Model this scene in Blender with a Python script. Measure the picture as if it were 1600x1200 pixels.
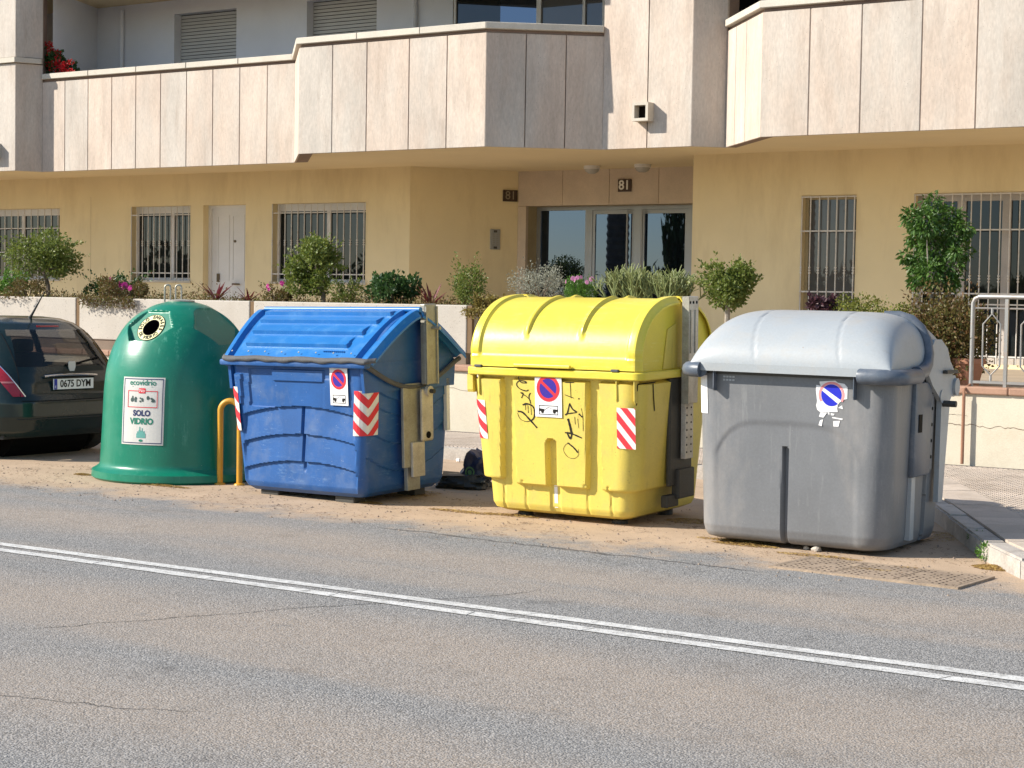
import bpy, bmesh, math, random
import numpy as np
from mathutils import Vector, Matrix, Euler

for o in list(bpy.data.objects): bpy.data.objects.remove(o, do_unlink=True)
SC = bpy.context.scene
COL = SC.collection
random.seed(7); RNG = np.random.default_rng(7)
R = math.radians; PI = math.pi

# ------------------------------------------------------------------ camera
EYE = Vector((0, 0, 1.65)); YAW, PITCH, ROLL, FPX = R(33.665), R(2.7495), R(0.9306), 2808.3
cd = bpy.data.cameras.new('camera'); cam = bpy.data.objects.new('camera', cd); COL.objects.link(cam)
FW = Vector((-math.sin(YAW)*math.cos(PITCH), math.cos(YAW)*math.cos(PITCH), -math.sin(PITCH)))
RT = FW.cross(Vector((0, 0, 1))).normalized(); UP = RT.cross(FW)
RT2 = math.cos(ROLL)*RT + math.sin(ROLL)*UP; UP2 = -math.sin(ROLL)*RT + math.cos(ROLL)*UP
mw = Matrix((RT2, UP2, -FW)).transposed().to_4x4(); mw.translation = EYE
cam.matrix_world = mw
cd.sensor_width = 36; cd.lens = 36*FPX/1600; cd.clip_start = .1; cd.clip_end = 3000
SC.camera = cam

# ------------------------------------------------------------------ sky, sun, exposure
SUN_TO = Vector((-1.25, -1.0, 1.0)).normalized()
EL = math.asin(SUN_TO.z)
w = bpy.data.worlds.new('World'); SC.world = w; w.use_nodes = True
nt = w.node_tree; bg = nt.nodes['Background']
sky = nt.nodes.new('ShaderNodeTexSky'); sky.sky_type = 'NISHITA'; sky.sun_disc = False
sky.sun_elevation = EL; sky.sun_rotation = math.atan2(SUN_TO.x, SUN_TO.y)
sky.air_density = 1.0; sky.dust_density = 0.25; sky.ozone_density = 1.0
nt.links.new(sky.outputs[0], bg.inputs[0]); bg.inputs[1].default_value = 0.125
sd = bpy.data.lights.new('sun', 'SUN'); sun = bpy.data.objects.new('sun', sd); COL.objects.link(sun)
sd.energy = 5.0; sd.angle = R(.53); sd.color = (1.0, .93, .82)
sun.rotation_euler = SUN_TO.to_track_quat('Z', 'Y').to_euler()
sun.location = (-30, -20, 25)
vs = SC.view_settings; vs.view_transform = 'Standard'; vs.look = 'None'; vs.exposure = 0.60; vs.gamma = 1; vs.use_curve_mapping = False
SC.cycles.max_bounces = 8; SC.cycles.diffuse_bounces = 4; SC.cycles.transparent_max_bounces = 12
SC.cycles.use_denoising = True

# ------------------------------------------------------------------ measuring
def ray(x, y): return FW + RT2*((x-800)/FPX) - UP2*((y-600)/FPX)
def at(x, y, Y):                        # photo position on a plane of constant depth from the road
    d = ray(x, y); return EYE + d*(Y/d.y)
def onz(x, y, z=0):
    d = ray(x, y); return EYE + d*((z-EYE.z)/d.z)

# ------------------------------------------------------------------ materials
MATS = {}
def nodes_of(m): return m.node_tree.nodes, m.node_tree.links
def mat(name, col, rough=.6, var=.12, vs=2.5, fine=.08, fs=70, bump=.15, bs=90, metal=0, spec=.5, stretch=(1, 1, 1), rnd=0,
        dirt=None, coat=0, local=False, edge=0, spots=None, hue=None, scuff=None):
    """Principled surface: base colour with broad and fine noise, an optional dirt colour laid on by noise, relief by bump."""
    if name in MATS: return MATS[name]
    m = bpy.data.materials.new(name); m.use_nodes = True; N, L = nodes_of(m); b = N['Principled BSDF']
    def new(t, **k):
        n = N.new(t)
        for a, v in k.items(): setattr(n, a, v)
        return n
    if local: pos = new('ShaderNodeTexCoord').outputs['Object']
    else: pos = new('ShaderNodeNewGeometry').outputs['Position']
    mp = new('ShaderNodeMapping'); mp.inputs['Scale'].default_value = stretch; L.new(pos, mp.inputs[0])
    def noise(sc, det=4, rgh=.6, vec=None):
        n = new('ShaderNodeTexNoise'); n.inputs['Scale'].default_value = sc; n.inputs['Detail'].default_value = det
        n.inputs['Roughness'].default_value = rgh; L.new(vec or mp.outputs[0], n.inputs['Vector']); return n.outputs[0]
    def ramp(v, a, b_, c0=0, c1=1):
        r = new('ShaderNodeMapRange'); r.inputs[1].default_value = a; r.inputs[2].default_value = b_
        r.inputs[3].default_value = c0; r.inputs[4].default_value = c1; L.new(v, r.inputs[0]); return r.outputs[0]
    def mul(a, b_):
        n = new('ShaderNodeMath', operation='MULTIPLY')
        for i, v in enumerate((a, b_)):
            if isinstance(v, (int, float)): n.inputs[i].default_value = v
            else: L.new(v, n.inputs[i])
        return n.outputs[0]
    f = mul(ramp(noise(vs), .3, .7, 1-var, 1+var), ramp(noise(fs, 3), .3, .7, 1-fine, 1+fine))
    if rnd:
        oi = new('ShaderNodeObjectInfo'); f = mul(f, ramp(oi.outputs['Random'], 0, 1, 1-rnd, 1+rnd))
    if hue is not None:                 # second tone of the same material, by broad noise
        mx = new('ShaderNodeMix', data_type='RGBA'); mx.inputs[6].default_value = (*col, 1); mx.inputs[7].default_value = (*hue[0], 1)
        hf = ramp(noise(hue[1], 5, .65), .36, .64)
        if rnd:
            o2 = new('ShaderNodeObjectInfo'); ad = new('ShaderNodeMath', operation='ADD'); ad.use_clamp = True; L.new(hf, ad.inputs[0]); L.new(ramp(o2.outputs['Random'], 0, 1, -.55, .55), ad.inputs[1]); hf = ad.outputs[0]
        L.new(hf, mx.inputs[0]); basec = mx.outputs[2]
    else:
        rg = new('ShaderNodeRGB'); rg.outputs[0].default_value = (*col, 1); basec = rg.outputs[0]
    vm = new('ShaderNodeVectorMath', operation='SCALE'); L.new(basec, vm.inputs[0]); L.new(f, vm.inputs['Scale'])
    out = vm.outputs[0]; rf = None
    if dirt:
        dc, amt, dsc = dirt[:3]; dst = dirt[3] if len(dirt) > 3 else (1, 1, 1)
        m2 = new('ShaderNodeMapping'); m2.inputs['Scale'].default_value = dst; L.new(pos, m2.inputs[0])
        k = ramp(noise(dsc, 6, .7, m2.outputs[0]), .5, .75, 0, amt)
        mx = new('ShaderNodeMix', data_type='RGBA'); L.new(k, mx.inputs[0]); L.new(out, mx.inputs[6]); mx.inputs[7].default_value = (*dc, 1)
        out = mx.outputs[2]
        rf = ramp(k, 0, 1, rough, min(1, rough+.35))
    if spots:
        sc_, size, scol, amt = spots
        vo = new('ShaderNodeTexVoronoi'); vo.inputs['Scale'].default_value = sc_; L.new(pos, vo.inputs['Vector'])
        k = ramp(vo.outputs['Distance'], size*.6, size, amt, 0)
        k = mul(k, ramp(noise(sc_*.35, 2), .45, .6))
        mx = new('ShaderNodeMix', data_type='RGBA'); L.new(k, mx.inputs[0]); L.new(out, mx.inputs[6]); mx.inputs[7].default_value = (*scol, 1)
        out = mx.outputs[2]
    if scuff:                           # pale scratches and rub marks, patchy
        m3 = new('ShaderNodeMapping'); m3.inputs['Scale'].default_value = scuff[2] if len(scuff) > 2 else (4, 4, 70); m3.inputs['Rotation'].default_value = (.15, .1, 0); L.new(pos, m3.inputs[0])
        k = mul(ramp(noise(1.0, 5, .7, m3.outputs[0]), .56, .66, 0, scuff[1]), ramp(noise(2.6, 4, .7), .46, .62))
        mx = new('ShaderNodeMix', data_type='RGBA'); L.new(k, mx.inputs[0]); L.new(out, mx.inputs[6]); mx.inputs[7].default_value = (*scuff[0], 1); out = mx.outputs[2]
    L.new(out, b.inputs['Base Color'])
    if rf is not None: L.new(rf, b.inputs['Roughness'])
    else: b.inputs['Roughness'].default_value = rough
    b.inputs['Metallic'].default_value = metal; b.inputs['Specular IOR Level'].default_value = spec
    if coat: b.inputs['Coat Weight'].default_value = coat; b.inputs['Coat Roughness'].default_value = .05
    if bump:
        bn = new('ShaderNodeBump'); bn.inputs['Strength'].default_value = bump; bn.inputs['Distance'].default_value = .01
        L.new(noise(bs, 5, .65), bn.inputs['Height']); L.new(bn.outputs[0], b.inputs['Normal'])
    MATS[name] = m; return m
def srgb(r, g, b):
    f = lambda c: ((c/255+.055)/1.055)**2.4 if c > 10 else c/255/12.92
    return f(r), f(g), f(b)
def flat(name, rgb, rough=.5, spec=.4): return mat(name, srgb(*rgb), rough, var=.05, fine=.04, bump=0, spec=spec)
def leafmat(name, c1, c2, trans=.35, rough=.45):
    if name in MATS: return MATS[name]
    m = bpy.data.materials.new(name); m.use_nodes = True; N, L = nodes_of(m); b = N['Principled BSDF']
    a = N.new('ShaderNodeAttribute'); a.attribute_name = 'tone'
    mx = N.new('ShaderNodeMix'); mx.data_type = 'RGBA'; mx.inputs[6].default_value = (*c1, 1); mx.inputs[7].default_value = (*c2, 1)
    L.new(a.outputs['Fac'], mx.inputs[0]); L.new(mx.outputs[2], b.inputs['Base Color']); b.inputs['Roughness'].default_value = rough
    b.inputs['Specular IOR Level'].default_value = .4
    tr = N.new('ShaderNodeBsdfTranslucent'); L.new(mx.outputs[2], tr.inputs[0])
    ms = N.new('ShaderNodeMixShader'); ms.inputs[0].default_value = trans
    L.new(b.outputs[0], ms.inputs[1]); L.new(tr.outputs[0], ms.inputs[2]); L.new(ms.outputs[0], N['Material Output'].inputs[0])
    MATS[name] = m; return m
def glassmat(name, tint, ior=1.9, clear=0.0, rough=.01, coatc=None):
    """dark pane: a glossy dielectric face over a dark interior, or partly see-through when clear > 0"""
    if name in MATS: return MATS[name]
    m = bpy.data.materials.new(name); m.use_nodes = True; N, L = nodes_of(m); b = N['Principled BSDF']
    b.inputs['Base Color'].default_value = (*tint, 1); b.inputs['Roughness'].default_value = rough; b.inputs['IOR'].default_value = ior
    if coatc: b.inputs['Specular Tint'].default_value = (*coatc, 1)
    nz = N.new('ShaderNodeTexNoise'); nz.inputs['Scale'].default_value = 1.3; bp = N.new('ShaderNodeBump'); bp.inputs['Strength'].default_value = .02
    L.new(nz.outputs[0], bp.inputs['Height']); L.new(bp.outputs[0], b.inputs['Normal'])
    if clear:
        tr = N.new('ShaderNodeBsdfTransparent'); ms = N.new('ShaderNodeMixShader'); ms.inputs[0].default_value = clear
        L.new(b.outputs[0], ms.inputs[1]); L.new(tr.outputs[0], ms.inputs[2]); L.new(ms.outputs[0], N['Material Output'].inputs[0])
    MATS[name] = m; return m

# ------------------------------------------------------------------ mesh helpers
def link(o, parent=None):
    COL.objects.link(o)
    if parent is not None: o.parent = parent
    return o
def mesh(name, V, F, m, parent=None, smooth=False, angle=None):
    me = bpy.data.meshes.new(name); me.from_pydata([tuple(v) for v in V], [], F); me.update()
    if m is not None: me.materials.append(MATS[m] if isinstance(m, str) else m)
    o = bpy.data.objects.new(name, me); link(o, parent)
    if smooth:
        me.polygons.foreach_set('use_smooth', [True]*len(me.polygons))
        if angle is not None: me.set_sharp_from_angle(angle=R(angle))
    return o
class MB:
    """collects shapes into one mesh"""
    def __init__(s): s.V = []; s.F = []
    def add(s, V, F):
        k = len(s.V); s.V += [tuple(v) for v in V]; s.F += [tuple(i+k for i in f) for f in F]; return s
    def box(s, x0, x1, y0, y1, z0, z1):
        V = [(x, y, z) for z in (z0, z1) for y in (y0, y1) for x in (x0, x1)]
        return s.add(V, [(0, 2, 3, 1), (4, 5, 7, 6), (0, 1, 5, 4), (2, 6, 7, 3), (0, 4, 6, 2), (1, 3, 7, 5)])
    def bbox(s, x0, x1, y0, y1, z0, z1, b=.01):
        """box with bevelled edges"""
        bm = bmesh.new(); bmesh.ops.create_cube(bm, size=1)
        for v in bm.verts: v.co = ((x0+x1)/2+v.co.x*(x1-x0), (y0+y1)/2+v.co.y*(y1-y0), (z0+z1)/2+v.co.z*(z1-z0))
        bmesh.ops.bevel(bm, geom=bm.edges[:], offset=b, segments=2, affect='EDGES', profile=.5)
        bm.verts.index_update(); s.add([v.co[:] for v in bm.verts], [tuple(v.index for v in f.verts) for f in bm.faces]); bm.free(); return s
    def prism(s, P, d):
        """polygon P (3-D points, planar) swept by vector d"""
        n = len(P); d = Vector(d); V = [Vector(p) for p in P]; V += [p+d for p in V]
        return s.add(V, [tuple(range(n-1, -1, -1)), tuple(range(n, 2*n))]+[(i, (i+1) % n, n+(i+1) % n, n+i) for i in range(n)])
    def tube(s, path, r, n=8, cap=True, closed=False):
        P = [Vector(p) for p in path]; m = len(P); rr = r if isinstance(r, (list, tuple)) else [r]*m
        V = []; F = []; up = None
        for i, p in enumerate(P):
            if closed: t = P[(i+1) % m]-P[i-1]
            else: t = P[min(i+1, m-1)]-P[max(i-1, 0)]
            t.normalize()
            if up is None: up = t.orthogonal().normalized()
            up = (up-t*up.dot(t)); up = up.normalized() if up.length > 1e-6 else t.orthogonal().normalized(); q = t.cross(up)
            for k in range(n):
                a = 2*PI*k/n; V.append(p+(up*math.cos(a)+q*math.sin(a))*rr[i])
        for i in range(m if closed else m-1):
            for k in range(n):
                j = (i+1) % m; F.append((i*n+k, i*n+(k+1) % n, j*n+(k+1) % n, j*n+k))
        if cap and not closed: F += [tuple(range(n-1, -1, -1)), tuple(range((m-1)*n, m*n))]
        return s.add(V, F)
    def lathe(s, prof, n=24, c=(0, 0, 0)):
        """profile of (r, z) about the vertical axis at c"""
        V = []; F = []; m = len(prof)
        for r, z in prof:
            for k in range(n): a = 2*PI*k/n; V.append((c[0]+r*math.cos(a), c[1]+r*math.sin(a), c[2]+z))
        for i in range(m-1):
            for k in range(n): F.append((i*n+k, i*n+(k+1) % n, (i+1)*n+(k+1) % n, (i+1)*n+k))
        F += [tuple(range(n-1, -1, -1)), tuple(range((m-1)*n, m*n))]
        return s.add(V, F)
    def disc(s, c, ax, r, th, n=24):
        c = Vector(c); ax = Vector(ax).normalized(); a = ax.orthogonal().normalized(); b = ax.cross(a)
        return s.prism([c+(a*math.cos(2*PI*k/n)+b*math.sin(2*PI*k/n))*r for k in range(n)], ax*th)
    def xf(s, M):
        s.V = [tuple(M @ Vector(v)) for v in s.V]; return s
    def build(s, name, m, parent=None, smooth=False, angle=40): return mesh(name, s.V, s.F, m, parent, smooth, angle)
def tag(o, label=None, cat=None, group=None, kind=None):
    for k, v in (('label', label), ('category', cat), ('group', group), ('kind', kind)):
        if v: o[k] = v
    return o
def thing(name, label, cat, loc=(0, 0, 0), rot=(0, 0, 0), group=None):
    e = bpy.data.objects.new(name, None); e.empty_display_size = .1; COL.objects.link(e); e.location = loc; e.rotation_euler = rot
    return tag(e, label, cat, group)
def grid(nu, nv, f, flip=False):
    V = [f(i/(nu-1), j/(nv-1)) for j in range(nv) for i in range(nu)]
    F = [(j*nu+i, j*nu+i+1, (j+1)*nu+i+1, (j+1)*nu+i) for j in range(nv-1) for i in range(nu-1)]
    return V, ([q[::-1] for q in F] if flip else F)
def sheet(nu, nv, f, th):
    """grid surface f(u,v)->(point, normal) given thickness th"""
    A = [f(i/(nu-1), j/(nv-1)) for j in range(nv) for i in range(nu)]; n = nu*nv
    V = [Vector(p) for p, _ in A]+[Vector(p)-Vector(q)*th for p, q in A]
    F = [(j*nu+i, j*nu+i+1, (j+1)*nu+i+1, (j+1)*nu+i) for j in range(nv-1) for i in range(nu-1)]
    F += [tuple(k+n for k in q[::-1]) for q in F]
    B = [i for i in range(nu)]+[j*nu+nu-1 for j in range(1, nv)]+[(nv-1)*nu+i for i in range(nu-2, -1, -1)]+[j*nu for j in range(nv-2, 0, -1)]
    F += [(B[k], B[k]+n, B[(k+1) % len(B)]+n, B[(k+1) % len(B)]) for k in range(len(B))]
    return V, F
def text(s, size, m, parent, M, name='lettering', depth=.001, spacing=1.0, bold=0.0, align='CENTER', sx=1.0):
    """writing as flat mesh letters; M places it (x right, y up, z out of the surface)"""
    cu = bpy.data.curves.new('t', 'FONT'); cu.body = s; cu.size = size; cu.align_x = align; cu.align_y = 'CENTER'; cu.extrude = depth
    cu.space_character = spacing; cu.offset = bold; cu.resolution_u = 3
    o = bpy.data.objects.new('t', cu); COL.objects.link(o)
    bpy.context.view_layer.update()
    me = bpy.data.meshes.new_from_object(o.evaluated_get(bpy.context.evaluated_depsgraph_get()))
    bpy.data.objects.remove(o, do_unlink=True); bpy.data.curves.remove(cu)
    me.transform(Matrix.Diagonal((sx, 1, 1, 1))); me.transform(M)
    me.materials.clear(); me.materials.append(MATS[m] if isinstance(m, str) else m)
    return link(bpy.data.objects.new(name, me), parent)
def face(loc, right=(1, 0, 0), up=(0, 0, 1)):
    r = Vector(right).normalized(); u = Vector(up); u = (u-r*u.dot(r)).normalized(); n = r.cross(u)
    M = Matrix((r, u, n)).transposed().to_4x4(); M.translation = Vector(loc); return M
def copy_thing(src, label=None):
    o = src.copy(); COL.objects.link(o)
    if label: o['label'] = label
    for c in src.children:
        d = c.copy(); COL.objects.link(d); d.parent = o
        for g in c.children: h = g.copy(); COL.objects.link(h); h.parent = d
    return o
# ------------------------------------------------------------------ ground, road, pavement
def roadmat():
    m = bpy.data.materials.new('asphalt'); m.use_nodes = True; N, L = nodes_of(m); b = N['Principled BSDF']
    def new(t, **k):
        n = N.new(t)
        for a, v in k.items(): setattr(n, a, v)
        return n
    pos = new('ShaderNodeNewGeometry').outputs['Position']
    def mapped(s):
        mp = new('ShaderNodeMapping'); mp.inputs['Scale'].default_value = s; L.new(pos, mp.inputs[0]); return mp.outputs[0]
    def noise(sc, det, v, r=.6):
        n = new('ShaderNodeTexNoise'); n.inputs['Scale'].default_value = sc; n.inputs['Detail'].default_value = det; n.inputs['Roughness'].default_value = r; L.new(v, n.inputs['Vector']); return n.outputs[0]
    def rng(v, a, b_, c=0, d=1):
        r = new('ShaderNodeMapRange'); L.new(v, r.inputs[0])
        for i, x in enumerate((a, b_, c, d)): r.inputs[i+1].default_value = x
        return r.outputs[0]
    def op(o, a, b_):
        n = new('ShaderNodeMath', operation=o)
        for i, v in enumerate((a, b_)):
            if isinstance(v, (int, float)): n.inputs[i].default_value = v
            else: L.new(v, n.inputs[i])
        return n.outputs[0]
    def mix(k, a, b_):
        n = new('ShaderNodeMix', data_type='RGBA'); n.clamp_factor = True
        for i, v in ((0, k), (6, a), (7, b_)):
            if isinstance(v, tuple): n.inputs[i].default_value = (*v, 1)
            elif isinstance(v, (int, float)): n.inputs[i].default_value = v
            else: L.new(v, n.inputs[i])
        return n.outputs[2]
    p1 = mapped((1, 1, 1))
    vo = new('ShaderNodeTexVoronoi'); vo.inputs['Scale'].default_value = 105; L.new(p1, vo.inputs['Vector'])
    sp = new('ShaderNodeSeparateColor'); L.new(vo.outputs['Color'], sp.inputs[0]); cell = sp.outputs[0]
    stone = mix(rng(cell, .0, 1), (.15, .146, .14), (.42, .405, .385))
    stone = mix(rng(noise(120, 3, p1), .48, .66, 0, .8), stone, (.055, .054, .053))          # voids between the stones
    stone = mix(rng(noise(.6, 4, p1), .35, .65, 0, .35), stone, (.24, .233, .222))
    sx = new('ShaderNodeSeparateXYZ'); L.new(pos, sx.inputs[0]); y = sx.outputs[1]; x = sx.outputs[0]
    # blown sand lies in wandering streaks along the road and thick on the verge beside the bins
    wob = op('ADD', y, rng(noise(.22, 3, mapped((1, 1, 1))), .3, .7, -.35, .35))
    streak = noise(1.15, 2, mapped((.09, .95, 1)), .5)
    sand = rng(streak, .48, .64, 0, .36)
    def band(c, h, amt):
        d = op('ABSOLUTE', op('SUBTRACT', wob, c), 0); return rng(d, h, h*.25, 0, amt)
    s = op('MAXIMUM', sand, band(9.1, .6, .44)); s = op('MAXIMUM', s, band(6.5, .9, .44)); s = op('MAXIMUM', s, band(5.0, .6, .38))
    s = op('MULTIPLY', s, rng(noise(55, 4, p1, .75), .38, .58, .25, 1))
    edge = op('ADD', y, rng(noise(1.1, 5, p1, .7), .3, .7, -.42, .42))
    edge = op('ADD', edge, rng(noise(7, 3, p1, .7), .3, .7, -.10, .10))
    vg = rng(edge, 10.05, 10.62)
    sandc = mix(rng(noise(1.7, 5, p1, .7), .35, .65), (.52, .385, .265), (.42, .31, .215))
    sandc = mix(rng(noise(120, 3, p1, .7), .52, .68, 0, .6), sandc, (.21, .16, .115))
    sandc = mix(rng(noise(3.3, 5, p1, .75), .58, .72, 0, .8), sandc, (.20, .155, .115))       # damp stains, trodden leaves
    k = op('MAXIMUM', s, vg)
    stone = mix(rng(noise(2.4, 6, p1, .75), .56, .70, 0, .45), stone, (.085, .083, .080))       # old oil and tar spots
    vl = new('ShaderNodeTexVoronoi'); vl.inputs['Scale'].default_value = 34; L.new(p1, vl.inputs['Vector'])
    stone = mix(op('MULTIPLY', rng(vl.outputs['Distance'], .16, .22, .8, 0), rng(noise(9, 2, p1), .5, .62)), stone, (.46, .44, .41))   # odd pale stones
    stone = mix(op('MULTIPLY', rng(vl.outputs['Distance'], .14, .20, .85, 0), rng(noise(7, 2, p1), .48, .40)), stone, (.035, .034, .033))   # open pores
    col = mix(k, stone, sandc)
    # cracks: one long wandering line across the lanes and a few short ones
    cn = rng(noise(1.9, 6, p1, .65), 0, 1, -.16, .16)
    def crack(ax, ay, ang, half, wid):
        ca, sa = math.cos(ang), math.sin(ang)
        dx = op('SUBTRACT', x, ax); dy = op('SUBTRACT', y, ay)
        t = op('ADD', op('MULTIPLY', dx, ca), op('MULTIPLY', dy, sa)); q = op('ADD', op('SUBTRACT', op('MULTIPLY', dy, ca), op('MULTIPLY', dx, sa)), cn)
        a = rng(op('ABSOLUTE', q, 0), wid, wid*.35); return op('MULTIPLY', a, rng(op('ABSOLUTE', t, 0), half, half*.85))
    cr = op('MAXIMUM', crack(-6.1, 7.2, R(62), 1.5, .012), crack(-5.6, 4.9, R(20), .8, .010))
    cr = op('MAXIMUM', cr, crack(-6.3, 10.02, R(-3), 1.6, .03))
    col = mix(op('MULTIPLY', cr, .6), col, (.03, .028, .026))
    L.new(col, b.inputs['Base Color']); b.inputs['Roughness'].default_value = .9; b.inputs['Specular IOR Level'].default_value = .25
    h = op('ADD', op('MULTIPLY', rng(vo.outputs['Distance'], 0, .7, 1, 0), op('SUBTRACT', 1, op('MULTIPLY', k, .75))), op('MULTIPLY', noise(150, 4, p1, .7), .5))
    h = op('SUBTRACT', h, op('MULTIPLY', cr, 1.5))
    bp = new('ShaderNodeBump'); bp.inputs['Strength'].default_value = .65; bp.inputs['Distance'].default_value = .006; L.new(h, bp.inputs['Height']); L.new(bp.outputs[0], b.inputs['Normal'])
    return m
MATS['asphalt'] = roadmat()
mat('soil', (.20, .15, .11), .95, bump=.4)
mat('kerbstone', (.40, .365, .325), .85, var=.15, fine=.15, bump=.5, bs=60, rnd=.12, dirt=((.16, .12, .09), .7, 3))
mat('paving', (.48, .405, .335), .85, var=.12, vs=1.2, fine=.14, bump=.35, rnd=.10, dirt=((.24, .18, .13), .6, 1.6))
mat('bedding', (.13, .11, .095), .95, bump=.3)
mat('linepaint', (.62, .61, .58), .7, var=.12, vs=4, fine=.12, fs=40, bump=.35, bs=130, dirt=((.24, .225, .205), .95, 13), spots=(80, .45, (.16, .155, .145), .8))

g = MB(); g.add([(-1500, -1500, -.02), (1500, -1500, -.02), (1500, 1500, -.02), (-1500, 1500, -.02)], [(0, 1, 2, 3)]); tag(g.build('ground', 'soil'), kind='structure')
g = MB(); V, F = grid(61, 18, lambda u, v: (-70+130*u, 1.0+14.2*v, 0)); tag(g.add(V, F).build('road', 'asphalt'), kind='structure')
# the double centre line, on the road's surface
y0 = 7.60
for k, (a, b_) in enumerate(((7.585, 7.685), (7.765, 7.86))):
    rg = random.Random(k)
    n = 260; V = []; F = []
    for i in range(n+1):
        x = -45+60*i/n; gap = rg.random() < .07 or i in (167, 168, 173)      # the paint is split where cracks cross it
        for q in ((-.003, .004) if gap else (0,)):
            V += [(x+q, a+rg.uniform(-.005, .005), .004), (x+q+(.03 if i % 2 else -.02)*gap, b_+rg.uniform(-.005, .005), .004)]; m_ = len(V)
            if m_ > 2 and not (gap and q > 0): F.append((m_-4, m_-2, m_-1, m_-3))
    tag(mesh('road_line', V, F, 'linepaint'), kind='structure')

# kerb path: along the back of the bay, then slanting out to the road at its end
KP = [(-46, 14.75), (-5.82, 14.75), (-4.9, 13.20), (-3.86, 11.34), (-3.42, 10.72), (-2.7, 10.22), (-1.6, 10.02), (12, 10.0)]
KP = [Vector((x, y, 0)) for x, y in KP]; KH, KW = .125, .15
def offset_path(P, d):
    out = []
    for i, p in enumerate(P):
        a = (P[i]-P[i-1]).normalized() if i else None; b_ = (P[i+1]-P[i]).normalized() if i < len(P)-1 else None
        t = (a+b_).normalized() if a and b_ else (a or b_); n = Vector((-t.y, t.x, 0))
        s = 1/max(.5, (n.dot(Vector((-(a or b_).y, (a or b_).x, 0))))); out.append(p+n*d*s)
    return out
KB = offset_path(KP, KW)
kerb = bpy.data.objects.new('kerb', None); COL.objects.link(kerb); tag(kerb, kind='structure')
for i in range(len(KP)-1):
    L_ = (KP[i+1]-KP[i]).length; x0 = KP[i].x; n = max(1, round(L_/.8)) if i else 40
    for k in range(n):
        if KP[i].lerp(KP[i+1], k/n).x > 3 or KP[i].lerp(KP[i+1], k/n).x < -26: continue
        t0 = k/n+.004/L_; t1 = (k+1)/n-.004/L_
        P = [KP[i].lerp(KP[i+1], t0), KP[i].lerp(KP[i+1], t1), KB[i].lerp(KB[i+1], t1), KB[i].lerp(KB[i+1], t0)]
        bm = bmesh.new(); h = KH+random.uniform(-.006, .006)
        vs_ = [bm.verts.new((p.x, p.y, z)) for z in (-.02, h) for p in P]
        for f in ((3, 2, 1, 0), (4, 5, 6, 7), (0, 1, 5, 4), (1, 2, 6, 5), (2, 3, 7, 6), (3, 0, 4, 7)): bm.faces.new([vs_[j] for j in f])
        bmesh.ops.bevel(bm, geom=[e for e in bm.edges if min(v.co.z for v in e.verts) > .05], offset=.015, segments=2, affect='EDGES')
        me = bpy.data.meshes.new('kerb_stone'); bm.to_mesh(me); bm.free(); me.materials.append(MATS['kerbstone'])
        link(bpy.data.objects.new('kerb_stone', me), kerb)
# pavement slab behind the kerb, at kerb height less the tile pads
pts = [p for p in KB]; poly = [Vector((p.x, p.y, .112)) for p in pts]+[Vector((12, 16.76, .112)), Vector((-46, 16.76, .112))]
pave = MB().prism(poly, (0, 0, -.14)).build('pavement', 'bedding'); tag(pave, kind='structure')
# 20 cm tiles of raised square pads; those in open view one by one, the rest as one part
def tile_geo():
    b = MB(); b.box(-.098, .098, -.098, .098, 0, .006); n = 4; s = .196/n
    for i in range(n):
        for j in range(n):
            x, y = -.098+s*(i+.5), -.098+s*(j+.5); a, c = s*.38, s*.32
            b.add([(x-a, y-a, .006), (x+a, y-a, .006), (x+a, y+a, .006), (x-a, y+a, .006), (x-c, y-c, .0125), (x+c, y-c, .0125), (x+c, y+c, .0125), (x-c, y+c, .0125)],
                  [(4, 5, 6, 7), (0, 1, 5, 4), (1, 2, 6, 5), (2, 3, 7, 6), (3, 0, 4, 7)])
    return b
TG = tile_geo(); tme = bpy.data.meshes.new('tile'); tme.from_pydata(TG.V, [], TG.F); tme.materials.append(MATS['paving'])
def inside(x, y):
    xs_ = [p.x for p in KB]; i = max(k for k in range(len(KB)-1) if KB[k].x <= x or k == 0); a, b_ = KB[i], KB[i+1]
    return (b_-a).normalized().cross(Vector((x, y, 0))-a).z > .20
rest = MB(); cnt = 0; cells = []
for i in range(-95, 8):
    for j in range(50, 84):
        x, y = i*.2+.1, j*.2+.02
        if y > 16.6: continue
        if y < 14.95 and x < -5.9: continue
        if y < 14.95 and not inside(x, y): continue
        q = Vector((x, y, .125))-EYE; px = 800+FPX*q.dot(RT2)/q.dot(FW); py = 600-FPX*q.dot(UP2)/q.dot(FW)
        vis = (1455 < px < 1625) or (690 < px < 765) or (1060 < px < 1110)
        cells.append((0 if vis else 1, q.length, x, y))
cells.sort()
for v, _, x, y in cells:
    if v == 0 and cnt < 295:
        o = link(bpy.data.objects.new('tile', tme), pave); o.location = (x, y, .1125+random.uniform(-.0008, .0015)); cnt += 1
    else: rest.add([(a+x, b_+y, c+.1125) for a, b_, c in TG.V], TG.F)
o = rest.build('tile_field', 'paving', pave); o['kind'] = 'stuff'

KC = offset_path(KP, KW+.004); KD = offset_path(KP, KW+.36)
for i in range(1, len(KP)-1):
    L_ = (KP[i+1]-KP[i]).length; n = max(1, round(L_/.42)) if i < 6 else 30
    for k in range(n):
        t0, t1 = k/n+.004/L_, (k+1)/n-.004/L_
        P = [KC[i].lerp(KC[i+1], t0), KC[i].lerp(KC[i+1], t1), KD[i].lerp(KD[i+1], t1), KD[i].lerp(KD[i+1], t0)]
        if P[0].x > 2: continue
        MB().prism([Vector((p.x, p.y, .05)) for p in P], (0, 0, .0785+random.uniform(-.001, .002))).build('border_slab', 'paving', pave)
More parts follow.
